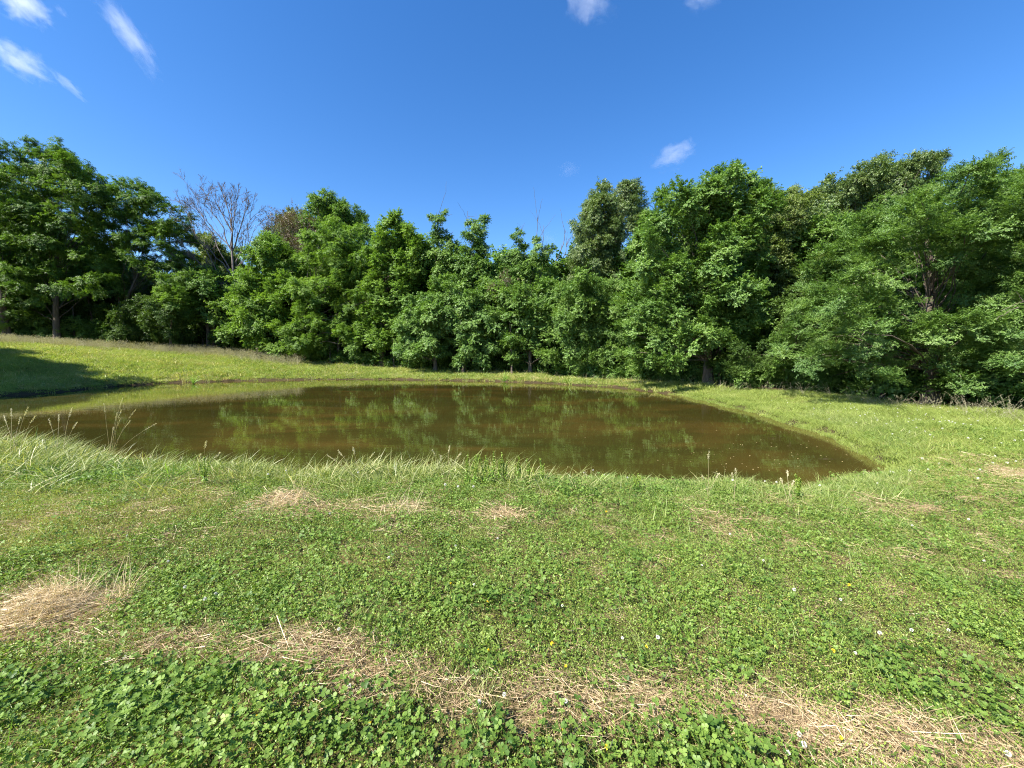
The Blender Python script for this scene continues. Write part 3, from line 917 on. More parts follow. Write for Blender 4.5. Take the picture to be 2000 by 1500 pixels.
# the wood behind: one mass
P, R, S = [], [], []
n = 8500
u = rng.uniform(-2.1, 2.1, n)
tl = tree_line(u)
Yw = tl + 7 + rng.random(n) ** 1.3 * 22
X = u * tl + (Yw - tl) * u * 0.7
top_py = np.interp(CX + u * F, [0, 200, 330, 380, 450, 600, 700, 850, 1000, 1100, 1250, 1400, 1600, 2000], [430, 500, 560, 600, 580, 500, 490, 500, 505, 515, 500, 450, 430, 400])
topz = CAM_Z + (HOR - top_py) / F * (tl + 6)
z = -0.2 + rng.random(n) ** 0.8 * (topz + .2)
P = np.stack([X, Yw, z], 1)
R = np.stack([rng.normal(0, .3, n), rng.normal(0, .3, n), rng.uniform(0, 6.28, n)], 1)
keep = ~((np.abs(CX + F * X / Yw - 385) < 24) & (z < 3.2)) & ~((np.abs(CX + F * X / Yw - 205) < 20) & (z > 6.5))
P, R = P[keep], R[keep]
wd_ = scatter('woodland', P, R, rng.uniform(.034, .055, len(P)) * P[:, 1], BOUGH['broad'], M['mid'])
tag(wd_, 'dense dark wood filling in behind the front row of trees', 'woods', kind='stuff')
# slim trunks inside the shade
g = Geo()
gx = rng.uniform(-1.35, 1.4, 110)
for uu in gx:
    Yt = float(tree_line(uu)) + rng.uniform(1.5, 9)
    x = uu * Yt
    z0 = float(height(np.array([x]), np.array([Yt]))[0][0])
    hgt = rng.uniform(3, 6) if uu < .4 else rng.uniform(2, 3.5)
    ln = rng.normal(0, .04, 2) * hgt
    g.tube([(x, Yt, z0 - .1), (x + ln[0] * .4, Yt + ln[1] * .4, z0 + hgt * .5), (x + ln[0], Yt + ln[1], z0 + hgt)], [.11, .08, .04] * rng.uniform(.5, 1.5, 1), 6)
tag(link('sapling_trunks', g.mesh('sapling_trunks'), M['bark']), 'slim shaded trunks crowded inside the wood', 'saplings', kind='stuff')
# undergrowth along the woods' foot
n = 3600
u = rng.uniform(-1.6, 1.9, n)
Yw = tree_line(u) + np.where(u < -.45, rng.uniform(0.9, 5.5, n), rng.uniform(1.5, 6.0, n))
X = u * Yw
z = height(X, Yw)[0]
pxx = CX + F * u
keep = ~((np.abs(pxx - 385) < 26) & (Yw > 20)) & ~((np.abs(pxx - 1822) < 30) & (Yw < 16)) & ~((pxx > 345) & (pxx < 400)) & ~((pxx > 1360) & (pxx < 1410) & (Yw < 22))
X, Yw, z = X[keep], Yw[keep], z[keep]
n = len(X)
ug = scatter('undergrowth', np.stack([X, Yw, z + rng.uniform(0.1, 1.2, n) * np.where(X / Yw < -.45, 2.6, 1)], 1), np.stack([rng.normal(0, .3, n), rng.normal(0, .3, n), rng.uniform(0, 6.28, n)], 1),
             rng.uniform(.4, .95, n), BOUGH['sparse'][:2] + BOUGH['broad'] + BOUGH['vine'][:2], M['mid'])
tag(ug, 'shaded undergrowth along the foot of the wood', 'undergrowth', kind='stuff')

# ------------------------------------------------------------------ ground plants
def in_fan(n, y0, y1, umax=1.5, power=1.0):
    """Random ground points in the fan of ground ahead, evenly over the area."""
    y = np.sqrt(rng.uniform(y0 * y0, y1 * y1, n))
    x = rng.uniform(-umax, umax, n) * y
    return x, y


def blob(px, py, spots):
    v = np.zeros(len(px))
    for cx, cy, rx, ry, s in spots:
        v = np.maximum(v, s * np.exp(-(((px - cx) / rx) ** 2 + ((py - cy) / ry) ** 2) ** 1.5))
    return v


STRAW = [(95, 1190, 75, 48, 1), (30, 1235, 90, 26, .8), (225, 1170, 30, 18, .7), (150, 1245, 80, 16, .6), (330, 1264, 100, 20, .75), (470, 1280, 100, 22, .8), (620, 1292, 120, 42, 1), (720, 1330, 80, 34, 1),
         (800, 1342, 80, 26, .8), (885, 1345, 90, 34, .95), (1010, 1370, 120, 38, 1), (1140, 1385, 120, 38, 1), (1290, 1376, 120, 36, .9), (1420, 1390, 100, 30, .75),
         (1560, 1418, 110, 42, 1), (1700, 1440, 140, 46, 1), (1850, 1470, 120, 36, 1), (1960, 1495, 80, 24, .9),
         (560, 985, 40, 10, .9), (640, 998, 70, 6, .6), (760, 1002, 45, 6, .6), (985, 1012, 34, 9, .8), (1345, 1008, 24, 5, .3), (1420, 1014, 44, 6, .45),
         (1735, 998, 32, 9, .85), (1790, 997, 18, 9, .8), (1900, 905, 50, 10, .35), (1965, 930, 50, 9, .5), (1950, 962, 30, 8, .3)]
OLIVE = [(60, 1010, 240, 80, 1), (330, 985, 150, 45, .7), (480, 940, 200, 25, .6), (60, 880, 260, 50, .8), (1650, 900, 250, 60, .5), (1900, 900, 200, 90, .7), (300, 1260, 150, 50, .5), (1850, 1200, 200, 200, .3)]
LUSH = [(250, 1400, 420, 90, 1), (700, 1450, 320, 75, 1), (1100, 1470, 300, 55, 1), (1350, 1480, 220, 40, .8), (1000, 1200, 260, 100, .5), (480, 1140, 260, 70, .45), (1800, 1340, 170, 60, .7), (160, 930, 160, 40, .7), (1180, 960, 260, 25, .6)]


def patchy(x, y, s, k):
    return 0.5 + 0.5 * np.sin(x * 2.3 * s + k + 1.3 * np.sin(y * 1.7 * s + k)) * np.cos(y * 2.9 * s - k + 1.1 * np.sin(x * 1.9 * s))


def ground_pts(n, y0, y1, umax=1.5, dmin=0.12):
    x, y = in_fan(n, y0, y1, umax)
    z, d = height(x, y)
    ok = (d > dmin) & (forest(x, y) < 0.7)
    x, y, z, d = x[ok], y[ok], z[ok], d[ok]
    P = np.stack([x, y, z], 1)
    px, py = project(P)
    return P, d, px, py


# --- small plants that are scattered
def clover_patch(seed, n=26, R=0.13, hmin=.035, hmax=.085, s=1.0):
    global rng
    keep = rng; rng = np.random.default_rng(seed)
    a = rng.uniform(0, 2 * math.pi, n); r = R * np.sqrt(rng.random(n))
    h = rng.uniform(hmin, hmax, n)
    c = np.stack([r * np.cos(a), r * np.sin(a), h], 1)
    parts = []
    nrm = unit(np.array([-.12, -.1, 1.0]) + rng.normal(0, 0.45, (n, 3)))
    az = rng.uniform(0, 2 * math.pi, n)
    lvb = np.clip(rng.normal(0.5, 0.30, n), 0, 1)
    sz = rng.uniform(0.55, 1.4, n)
    for k in range(3):
        th = az + k * 2.094
        D = np.stack([np.cos(th), np.sin(th), np.zeros(n)], 1)
        D = unit(D - nrm * (D * nrm).sum(1)[:, None] + nrm * 0.12)
        S = np.cross(D, nrm)
        L = (0.016 * s * sz)[:, None]
        W = L * 0.52
        pts = [c, c + D * L * .45 + S * W + nrm * L * .10, c + D * L * .95 + S * W * .62 + nrm * L * .06, c + D * L * 0.93,
               c + D * L * .95 - S * W * .62 + nrm * L * .06, c + D * L * .45 - S * W + nrm * L * .10]
        Vv = np.stack(pts, 1).reshape(-1, 3)
        i = np.arange(n)[:, None, None] * 6
        Fc = (i + np.array([[0, 1, 2], [0, 2, 3], [0, 3, 4], [0, 4, 5]])[None]).reshape(-1, 3)
        parts.append((Vv, Fc, np.repeat(np.clip(lvb + rng.normal(0, .06, n), 0, 1), 6)))
    b0 = c * np.array([.8, .8, 0])
    parts.append(blades(b0, c - b0, np.linalg.norm(c - b0, axis=1), 0.0018, np.zeros((n, 3)), 0.45, 2))
    rng = keep
    return join_parts('clover_patch', parts)


def grass_tuft(seed, n=34, R=0.09, h0=.04, h1=.11, w=.0032, lean=0.35, lv=(0.5, 0.22), wind=(0.10, 0.0), seg=3):
    global rng
    keep = rng; rng = np.random.default_rng(seed)
    a = rng.uniform(0, 2 * math.pi, n); r = R * np.sqrt(rng.random(n))
    P = np.stack([r * np.cos(a), r * np.sin(a), np.full(n, -0.01)], 1)
    D = unit(np.stack([rng.normal(0, lean, n), rng.normal(0, lean, n), np.ones(n)], 1))
    bend = np.stack([rng.normal(wind[0], .3, n), rng.normal(wind[1], .3, n), -rng.uniform(0.05, .45, n)], 1)
    pr = blades(P, D, rng.uniform(h0, h1, n), w * rng.uniform(.6, 1.4, n), bend, np.clip(rng.normal(lv[0], lv[1], n), 0, 1), seg)
    rng = keep
    return join_parts('grass_tuft', [pr])


def straw_mat(seed, n=60, R=0.13, h=.035, l0=.03, l1=.14, w=.0022, azm=None):
    global rng
    keep = rng; rng = np.random.default_rng(seed)
    a = rng.uniform(0, 2 * math.pi, n); r = R * np.sqrt(rng.random(n))
    P = np.stack([r * np.cos(a), r * np.sin(a), rng.uniform(0.004, h, n)], 1)
    az = rng.uniform(0, 2 * math.pi, n) if azm is None else rng.normal(azm, .5, n)
    D = unit(np.stack([np.cos(az), np.sin(az), rng.normal(0, .18, n)], 1))
    L = rng.uniform(l0, l1, n)
    P = P - D * L[:, None] * .5
    P[:, 2] = np.maximum(P[:, 2], .003)
    bend = rng.normal(0, .12, (n, 3)) * np.array([1, 1, .4])
    pr = blades(P, D, L, w * rng.uniform(.6, 1.7, n), bend, np.clip(rng.normal(.5, .28, n), 0, 1), 2)
    rng = keep
    return join_parts('straw_wisps', [pr])


def seed_stem(seed, n=7, R=.1, h0=.35, h1=.6, lean=.3, wind=.25, head=.09):
    """Slim stalks with a drooping head of small grains."""
    global rng
    keep = rng; rng = np.random.default_rng(seed)
    parts = []
    for k in range(n):
        a = rng.uniform(0, 6.28); r = R * rng.random()
        b = np.array([[r * math.cos(a), r * math.sin(a), 0.0]])
        D = unit(np.array([[rng.normal(wind, lean), rng.normal(0, lean), 1.0]]))
        Lh = rng.uniform(h0, h1)
        bend = np.array([[rng.normal(wind, .15), rng.normal(0, .1), -.12]])
        parts.append(blades(b, D, Lh, .0045, bend, .35, 4))
        t = np.linspace(1 - head / Lh * 1.3, 1.0, 16)[:, None]
        c = b + D * Lh * t + bend * Lh * t * t
        gd = unit(D + bend * 1.8 + rng.normal(0, .4, (16, 3)))
        parts.append(leaves(c, gd, rng.normal(size=(16, 3)), .017, .007, rng.uniform(.6, 1, 16)))
    rng = keep
    return join_parts('seeding_stalks', parts)


def medick_patch(seed):
    """Fine yellow green medick and bits of chaff between the clover."""
    global rng
    keep = rng; rng = np.random.default_rng(seed)
    n = 90
    a = rng.uniform(0, 6.28, n); r = .12 * np.sqrt(rng.random(n))
    P = np.stack([r * np.cos(a), r * np.sin(a), rng.uniform(.01, .07, n)], 1)
    pr = leaves(P, rng.normal(size=(n, 3)), np.array([0, 0, 1.0]) + rng.normal(0, .6, (n, 3)), rng.uniform(.006, .012, n), rng.uniform(.004, .008, n), rng.random(n))
    rng = keep
    return join_parts('medick_patch', [pr])


CLOV = [proto('clover_patch', clover_patch(s, 34, .13, .03, .08, .80)) for s in range(400, 405)]
CLOVB = [proto('clover_patch', clover_patch(s, 30, .13, .04, .12, .98)) for s in range(410, 415)]
TUFT = [proto('grass_tuft', grass_tuft(s)) for s in range(420, 425)]
WISP = [proto('straw_wisps', straw_mat(s)) for s in range(430, 435)]
WISPL = [proto('straw_wisps', straw_mat(s, 26, .16, .08, .10, .30, .0021, .45)) for s in range(436, 440)]
TALL = [proto('tall_tuft', grass_tuft(s, 17, .13, .12, .46, .0098, .55, (.46, .38), (.26, 0), 4)) for s in range(440, 444)]
BANK = [proto('bank_tuft', grass_tuft(s, 40, .22, .08, .22, .010, .4, (.5, .25), (.12, 0), 3)) for s in range(450, 454)]
FAR = [proto('far_tuft', grass_tuft(s, 34, .4, .10, .42, .032, .45, (.5, .34), (.15, 0), 2)) for s in range(460, 464)]
MED = [proto('medick_patch', medick_patch(s)) for s in range(470, 474)]
WILD = [proto('wild_tuft', grass_tuft(s, 11, .07, .09, .20, .0042, .5, (.45, .3), (.15, 0), 4)) for s in range(490, 494)]
STALK = [proto('seeding_stalks', seed_stem(s)) for s in range(480, 484)]


def rz(n, tilt=.12):
    return np.stack([rng.normal(0, tilt, n), rng.normal(0, tilt, n), rng.uniform(0, 6.28, n)], 1)


def put(name, P, protos, mat, sc, label, cat, bt=None, rot=None):
    o = scatter(name, P, rz(len(P)) if rot is None else rot, sc, protos, mat, None, bt)
    tag(o, label, cat, kind='stuff')
    return o


# near field, in rings so that density falls with distance
def ring(dens, y0, y1, umax=1.5):
    return int(dens * umax * (y1 * y1 - y0 * y0))


PN = []
for y0, y1, dn in ((0.9, 2.6, 340), (2.6, 5, 300), (5, 9, 150)):
    P, d, px, py = ground_pts(ring(dn, y0, y1), y0, y1)
    PN.append((P, d, px, py, np.full(len(P), y0)))
P = np.concatenate([a[0] for a in PN]); d = np.concatenate([a[1] for a in PN])
px = np.concatenate([a[2] for a in PN]); py = np.concatenate([a[3] for a in PN]); yb = np.concatenate([a[4] for a in PN])
st, ol, lu = blob(px, py, STRAW), blob(px, py, OLIVE), blob(px, py, LUSH)
nz = patchy(P[:, 0], P[:, 1], 1.6, .5) * .6 + patchy(P[:, 0], P[:, 1], 4.1, 2.2) * .4
grow = np.where(yb > 4.9, 1.25, np.where(yb > 2.5, .92, 0.95))
q = rng.random(len(P))
w_cl = np.clip(0.22 + .30 * lu + .3 * (nz - .5) - .22 * ol, 0.03, .8) * (1 - .97 * np.clip(st * 1.4, 0, 1))
is_cl = q < w_cl
k = is_cl & (lu < .45)
put('clover', P[k], CLOV, M['clover'], rng.uniform(.7, 1.1, k.sum()) * grow[k], 'low clover leaves spread through the mown grass', 'clover', bt=np.clip(nz[k] + rng.normal(0, .2, k.sum()), 0, 1))
k = is_cl & (lu >= .45)
put('clover', P[k], CLOVB, M['clover'], rng.uniform(.68, 1.08, k.sum()) * grow[k], 'lush large leaved clover below and above the straw band', 'clover', bt=np.clip(nz[k] * .7 - .05 + rng.normal(0, .2, k.sum()), 0, 1))
q2 = rng.random(len(P))
k = (~is_cl) & (q2 < np.clip(.62 - .55 * st, .02, 1) * np.where(ol > .4, .35, 1.0))
put('short_grass', P[k], TUFT, M['grass'], rng.uniform(.55, 1.0, k.sum()) * grow[k], 'short green mown grass between the clover', 'grass')
k = (~is_cl) & (~k) & (q2 < np.clip(.30 + .75 * ol - .5 * st, .02, 1))
put('olive_grass', P[k], TUFT, M['olive_grass'], rng.uniform(.7, 1.25, k.sum()) * grow[k], 'yellowish olive grass drying in the sun', 'grass')
k = (q2 > .58) & (st < .5)
put('medick', P[k], MED, M['medick'], rng.uniform(.8, 1.4, k.sum()) * grow[k], 'tiny yellow green medick leaves among the clover', 'weeds')
k = rng.random(len(P)) < np.where(yb < 2.6, .10, .07) * (1 - .7 * st)
put('wild_grass', P[k], WILD, M['grass'], rng.uniform(.7, 1.3, k.sum()), 'longer ragged grass blades coming up through the clover', 'grass')
# straw band: extra points, dense
P, d, px, py = ground_pts(ring(300, 0.9, 6.5), .9, 6.5)
st = blob(px, py, STRAW)
k = rng.random(len(P)) < np.clip(st * 1.4, 0, 1) * np.where(P[:, 1] > 3, .55, 1)
Pk = P[k]; yk = Pk[:, 1]
put('mown_straw', Pk, WISP, M['straw'], rng.uniform(.7, 1.2, len(Pk)) * np.where(yk > 3, 1.5, 1), 'dry brown mown straw lying in a band across the grass', 'straw')
k = rng.random(len(P)) < 0.11 + .10 * st
Pk = P[k]
put('loose_straw', Pk, WISP, M['straw'], rng.uniform(.4, .9, len(Pk)) * np.where(Pk[:, 1] > 3, 1.4, 1), 'loose chaff and straw bits sprinkled over the whole lawn', 'straw')
k = rng.random(len(P)) < st * .16
Pk = P[k]
put('long_straw', Pk, WISPL, M['straw'], rng.uniform(.6, 1.1, len(Pk)), 'long pale straw stems on the straw band', 'straw', rot=np.stack([rng.normal(0, .1, len(Pk)), rng.normal(0, .1, len(Pk)), rng.normal(0, .5, len(Pk))], 1))

# shaggy rim of tall bleached grass along the near shore
P, d, px, py = ground_pts(70000, 3.0, 13)
near = (P[:, 1] < 12) & (px < 1800)
edge = np.exp(-((d - .85) / .45) ** 2) * near
wl_ = np.interp(px, [-200, 0, 230, 300, 600, 1150, 1250, 1600, 1720], [.7, .7, .6, .6, .7, .65, .4, .4, .4])
k = rng.random(len(P)) < edge * wl_ * .7 * np.where(P[:, 1] < 8, 1, .9)
Pk = P[k]
hs = np.interp(px[k], [-100, 150, 260, 400, 900, 1100, 1200, 1700], [1.15, .95, .6, .75, 1.0, .85, .55, .5]) * rng.uniform(.7, 1.15, k.sum())
put('bank_grass', Pk, TALL, M['tall'], hs, 'tall bleached grass arching over the near edge of the pond', 'grass', rot=np.stack([rng.normal(0, .15, len(Pk)), rng.normal(0, .15, len(Pk)), rng.normal(0, 1.0, len(Pk))], 1))
k = (rng.random(len(P)) < .3 * np.exp(-((d - .8) / .7) ** 2)) & near
Pk = P[k]
put('rim_grass', Pk, TUFT, M['grass'], rng.uniform(1.4, 2.4, len(Pk)), 'green grass under the bleached rim of the near shore', 'grass')
# golden mound at far left of the near shore
mo = (px < 330) & (d > .1) & (d < 2.6) & (P[:, 1] < 12)
k = mo & (rng.random(len(P)) < np.interp(px, [100, 330], [.30, .10]) * np.exp(-((d - .7) / 1.0) ** 2))
Pk = P[k]
put('golden_grass', Pk, TALL, M['tall'], rng.uniform(.6, 1.1, len(Pk)), 'shaggy golden grass on the mound at the left of the near shore', 'grass', rot=np.stack([rng.normal(0, .15, len(Pk)), rng.normal(0, .15, len(Pk)), rng.normal(0, 1.0, len(Pk))], 1))

# banks round the pond
P, d, px, py = ground_pts(37000, 6, 20, 1.7, -.12)
E1 = ground_pts(160000, 6, 20, 1.5, -.15)
ke = (E1[1] < .32) & (E1[2] > 1200)
P, d, px, py = (np.concatenate([a, b_[ke]]) for a, b_ in zip((P, d, px, py), E1))
side = (P[:, 1] > 9) | (px > 1400) | (px < 60)
P, d, px = P[side], d[side], px[side]
sc = rng.uniform(.6, 1.1, len(P)) * np.where(d < .5, .75, 1)
put('bank_turf', P, BANK, M['meadow'], sc, 'green turf on the right bank of the pond', 'grass', bt=np.clip(patchy(P[:, 0], P[:, 1], .7, 1) * .7 + rng.random(len(P)) * .3, 0, 1))
Q1 = ground_pts(78000, 20, 44, 1.75, -.03)
Q2 = ground_pts(9000, 44, 58, 1.75, 0)
P, d, px = (np.concatenate([a, b_]) for a, b_ in zip(Q1[:3], Q2[:3]))
sc = rng.uniform(.6, 1.05, len(P)) * np.where(d < .8, .7, 1)
ot = rng.random(len(P)) < .12 + .5 * np.clip(patchy(P[:, 0], P[:, 1], .22, 3.1) - .45, 0, 1)
put('far_turf', P[~ot], FAR, M['meadow'], sc[~ot], 'sunlit grass on the far bank and the left slope', 'grass', bt=np.clip(patchy(P[~ot, 0], P[~ot, 1], .35, 1) * .7 + rng.random((~ot).sum()) * .3, 0, 1))
put('dry_turf', P[ot], FAR, M['olive_grass'], sc[ot] * 1.1, 'paler drying grass mixed into the far bank and the left slope', 'grass')
mt = (d < .9) & (rng.random(len(P)) < .10)
put('shore_weeds', P[mt], STALK, M['dull_seed'], rng.uniform(.5, .9, mt.sum()), 'thin weeds standing along the water line of the far bank', 'weeds')
# grass strip at the woods' foot going to seed
n = 5200
u = rng.uniform(-1.5, 1.5, n)
u[2600:] = rng.uniform(-1.5, -.4, 2600)
Y = tree_line(u) + rng.normal(-.4, .45, n)
Y[2600:] -= rng.random(2600) ** 2 * 4
X = u * Y
z, d = height(X, Y)
k = d > .6
P = np.stack([X, Y, z], 1)[k]
u = u[k]
scl = np.where(u < -.55, rng.uniform(1.2, 2.1, len(P)), rng.uniform(.6, 1.2, len(P)))
k = (u < -.55) | (rng.random(len(P)) < .13)
put('seeding_grass', P[k], STALK, M['dull_seed'], scl[k], 'pale seeding grass along the foot of the wood', 'grass')
# open ground seen through the gap in the trees
n = 2500
X = rng.uniform(-56, -26, n); Y = rng.uniform(43, 68, n)
z, d = height(X, Y)
put('far_turf', np.stack([X, Y, z], 1), FAR, M['meadow'], rng.uniform(.8, 1.2, n), 'patch of grass seen through the gap between the trunks', 'grass')

# ------------------------------------------------------------------ single plants and small things
def ground_at(px, py):
    """Point of the ground that the photograph shows at (px, py)."""
    o = np.array([0, 0, CAM_Z])
    d = np.array([(px - CX) / F, 0, 0]) + _u * (-(py - CY) / F) + _f
    Y = np.linspace(0.8, 45, 1800)
    P = o + d[None] * (Y / d[1])[:, None]
    h = height(P[:, 0], P[:, 1])[0]
    k = int(np.argmax(P[:, 2] <= np.maximum(h, WL)))
    return P[k]


def ball_of_petals(n, r, ln, w, seed):
    q = np.random.default_rng(seed)
    d = unit(q.normal(size=(n, 3)) + np.array([0, 0, .4]))
    V, Fc, A = leaves(d * r * .45, d, q.normal(size=(n, 3)), ln, w, 0.6, fold=.1)
    return new_mesh('petals', V, Fc, np.full(len(Fc), 3), {'lv': A})


stem_m = Geo(); stem_m.tube([(0, 0, -.09), (.004, 0, -.045), (0, 0, 0)], .0013, 4)
STEM = stem_m.mesh('stem'); STEM.materials.append(M['weed'])
PET_W = ball_of_petals(150, .012, .0065, .0035, 5); PET_W.materials.append(M['white_petal'])
PET_Y = ball_of_petals(26, .006, .009, .007, 6); PET_Y.materials.append(M['yellow_petal'])


ORD = ['first', 'second', 'third', 'fourth', 'fifth', 'sixth', 'seventh', 'eighth', 'ninth', 'tenth', 'eleventh', 'twelfth', 'thirteenth', 'fourteenth', 'fifteenth', 'sixteenth',
       'seventeenth', 'eighteenth', 'nineteenth', 'twentieth', 'twenty-first', 'twenty-second', 'twenty-third', 'twenty-fourth', 'twenty-fifth', 'twenty-sixth']


def counted(pts, text):
    for k, (x, y) in enumerate(sorted(pts)):
        yield x, y, '%s, %s from the left' % (text, ORD[k])


def blossom(px, py, petals, label, group, s=1.0, h=.085, cat='flower', name='clover_blossom'):
    p = ground_at(px, py + 6)
    root = bpy.data.objects.new(name, None); COL.objects.link(root)
    root.location = (p[0], p[1], p[2] + h)
    root.rotation_euler = (rng.normal(0, .2), rng.normal(0, .2), rng.uniform(0, 6))
    root.scale = (s * .8, s * .8, s * .8)
    tag(root, label, cat, group)
    link('stem', STEM, None, root); link('petals', petals, None, root)


for x, y, lb in counted([(363, 1165), (423, 1178), (402, 1190), (645, 1015), (972, 1065), (890, 1080), (926, 1160), (1425, 1055), (1890, 1025), (1780, 1038), (663, 1252), (1098, 1203), (1215, 1270),
             (1284, 1268), (1716, 1258), (1850, 1252), (1778, 1252), (1668, 1300), (1550, 1170), (1640, 1190), (330, 1112), (1370, 1120), (760, 1105), (1490, 1110), (1920, 1110), (250, 1060)], 'round white clover blossom in the mown grass behind the straw'):
    blossom(x, y, PET_W, lb, 'white clover blossoms in the mown grass', rng.uniform(.8, 1.15))
for x, y, lb in counted([(525, 946), (560, 938), (700, 942), (870, 968), (895, 972), (925, 972), (1140, 935), (1158, 930), (1180, 940), (1225, 952), (690, 888), (1430, 958), (1515, 962), (1600, 968)], 'small white blossom in the shaggy grass of the near shore'):
    blossom(x, y, PET_W, lb, 'white clover blossoms by the near shore', rng.uniform(1.1, 1.5), .16)
for x, y, lb in counted([(936, 1390), (1105, 1388), (985, 1375), (1560, 1455), (1568, 1475), (1537, 1492), (1965, 1493), (245, 1298), (683, 1358)], 'white clover blossom at the edge of the straw band'):
    blossom(x, y, PET_W, lb, 'white clover blossoms at the straw band', rng.uniform(.9, 1.2), .06)
for x, y, lb in counted([(533, 1063), (952, 1188), (954, 1286), (1105, 1317), (1657, 1153), (1642, 1150), (1626, 1286), (1184, 1005), (1262, 1278), (1078, 1272), (880, 1150)], 'bright yellow flower among the clover behind the straw band'):
    blossom(x, y, PET_Y, lb, 'yellow flowers behind the straw band', rng.uniform(.8, 1.2), .06, name='yellow_flower')
for x, y, lb in counted([(137, 1355), (504, 1424), (723, 1437), (215, 1337), (1641, 1467), (456, 1402), (1185, 1485), (1100, 1452), (490, 1490)], 'bright yellow flower in the lush clover nearest the camera'):
    blossom(x, y, PET_Y, lb, 'yellow flowers in the nearest clover', rng.uniform(.8, 1.2), .07, name='yellow_flower')

# broad bladed grass clumps
def blade_clump(px, py, label, n=9, h=.2, w=.009, lean=.5, mat='weed', cat='grass clump', name='grass_clump', group=None, wind=.15, up=1.0):
    p = ground_at(px, py)
    root = bpy.data.objects.new(name, None); COL.objects.link(root); root.location = p
    tag(root, label, cat, group)
    for k in range(n):
        P0 = rng.normal(0, .012, (1, 3)) * np.array([1, 1, 0])
        D = unit(np.array([[rng.normal(wind, lean), rng.normal(0, lean), up]]))
        bend = np.array([[rng.normal(wind, .15), rng.normal(0, .1), -rng.uniform(.15, .5)]])
        v, f, a = blades(P0, D, h * rng.uniform(.6, 1.15), w * rng.uniform(.7, 1.2), bend, rng.uniform(.2, .95), 5)
        link('blade', new_mesh('blade', v, f, np.full(len(f), 3), {'lv': np.asarray(a) * .9 + .6}), M[mat], root)


for x, y, h, lb in [
    (565, 1185, .13, 'clump of broad green blades left of centre above the straw band'),
    (640, 1150, .15, 'arching clump of broad blades behind the left clover patch'),
    (610, 1205, .10, 'low clump of broad blades with one blade bent over'),
    (1118, 1165, .15, 'upright broad bladed clump in the middle of the lawn'),
    (1143, 1190, .12, 'dark green broad bladed clump in the middle of the lawn'),
    (1262, 1165, .14, 'pale green broad blades right of the lawn centre'),
    (1318, 1130, .16, 'tall thin blades standing right of the lawn centre'),
    (1312, 1245, .13, 'broad blades spreading above the straw band right of centre'),
    (1258, 1300, .12, 'broad blades pressed flat just above the straw band'),
    (1780, 1165, .10, 'small upright blade clump on the right part of the lawn'),
    (1640, 1225, .12, 'slim blade clump on the right below a yellow flower'),
    (1350, 1250, .13, 'clump of folded broad blades left of the right clover patch'),
    (990, 985, .18, 'broad blades just behind the small middle straw patch'),
    (1020, 985, .16, 'broad blades leaning right near the small middle straw patch'),
    (1900, 1370, .12, 'blades in the right clover patch above the straw band'),
    (12, 1490, .20, 'broad pale blades in the bottom left corner of the lawn'),
    (552, 1440, .10, 'single broad leaning blades in the nearest left clover'),
    (1310, 1495, .10, 'broad blades in the nearest clover right of centre'),
    (1440, 1470, .10, 'broad blades in the nearest clover left of the thick straw'),
    (128, 1300, .08, 'short blades at the lower rim of the straw heap')]:
    blade_clump(x, y, lb, n=7, h=h * 1.1, w=.0075)
blade_clump(338, 938, 'bright green sword shaped leaves standing at the near shore', n=9, h=.42, w=.016, lean=.22, cat='sedge', name='sedge', wind=.25)
blade_clump(378, 750, 'round green sedge clump at the foot of the left slope by the water', n=34, h=1.1, w=.035, lean=.5, cat='sedge', name='sedge', wind=.0)
blade_clump(985, 745, 'large fan shaped sedge clump on the middle of the far bank', n=40, h=1.2, w=.035, lean=.6, cat='sedge', name='sedge', wind=.0)
blade_clump(1108, 750, 'small sedge clump on the far bank right of the fan shaped one', n=26, h=.9, w=.03, lean=.6, cat='sedge', name='sedge', wind=.0)
blade_clump(1750, 905, 'tufts of green sedge at the pond corner on the right', n=24, h=.25, w=.008, lean=.6, cat='sedge', name='sedge', wind=.1)


# tall seeding stalks on the near left shore
def stalk_clump(px, py, stalks, label, name='seeding_grass'):
    p = ground_at(px, py)
    root = bpy.data.objects.new(name, None); COL.objects.link(root); root.location = p
    tag(root, label, 'seeding grass')
    for tx, ty in stalks:
        T = at(tx, ty, p[1] + rng.normal(0, .1)) - p
        b0 = np.array([rng.normal(0, .03), rng.normal(0, .03), 0])
        t = np.linspace(0, 1, 9)[:, None]
        mid = np.array([T[0] * .35, T[1] * .3, T[2] * .62])
        c = (1 - t) ** 2 * b0 + 2 * t * (1 - t) * mid + t * t * T
        gg = Geo(); gg.tube(c, np.linspace(.0028, .0012, 9), 4, a=.3)
        s = link('stalk', gg.mesh('stalk'), M['seed'], root)
        nn = 46
        tt = np.linspace(.80, 1.0, nn)[:, None]
        cc = (1 - tt) ** 2 * b0 + 2 * tt * (1 - tt) * mid + tt * tt * T
        tang = unit(T - mid)
        v, f, a = leaves(cc + rng.normal(0, .004, (nn, 3)), tang + rng.normal(0, .35, (nn, 3)), rng.normal(size=(nn, 3)), .015, .005, rng.uniform(.5, 1, nn))
        link('seed_head', new_mesh('seed_head', v, f, np.full(len(f), 3), {'lv': np.asarray(a) * .9 + .6}), M['seed'], s)


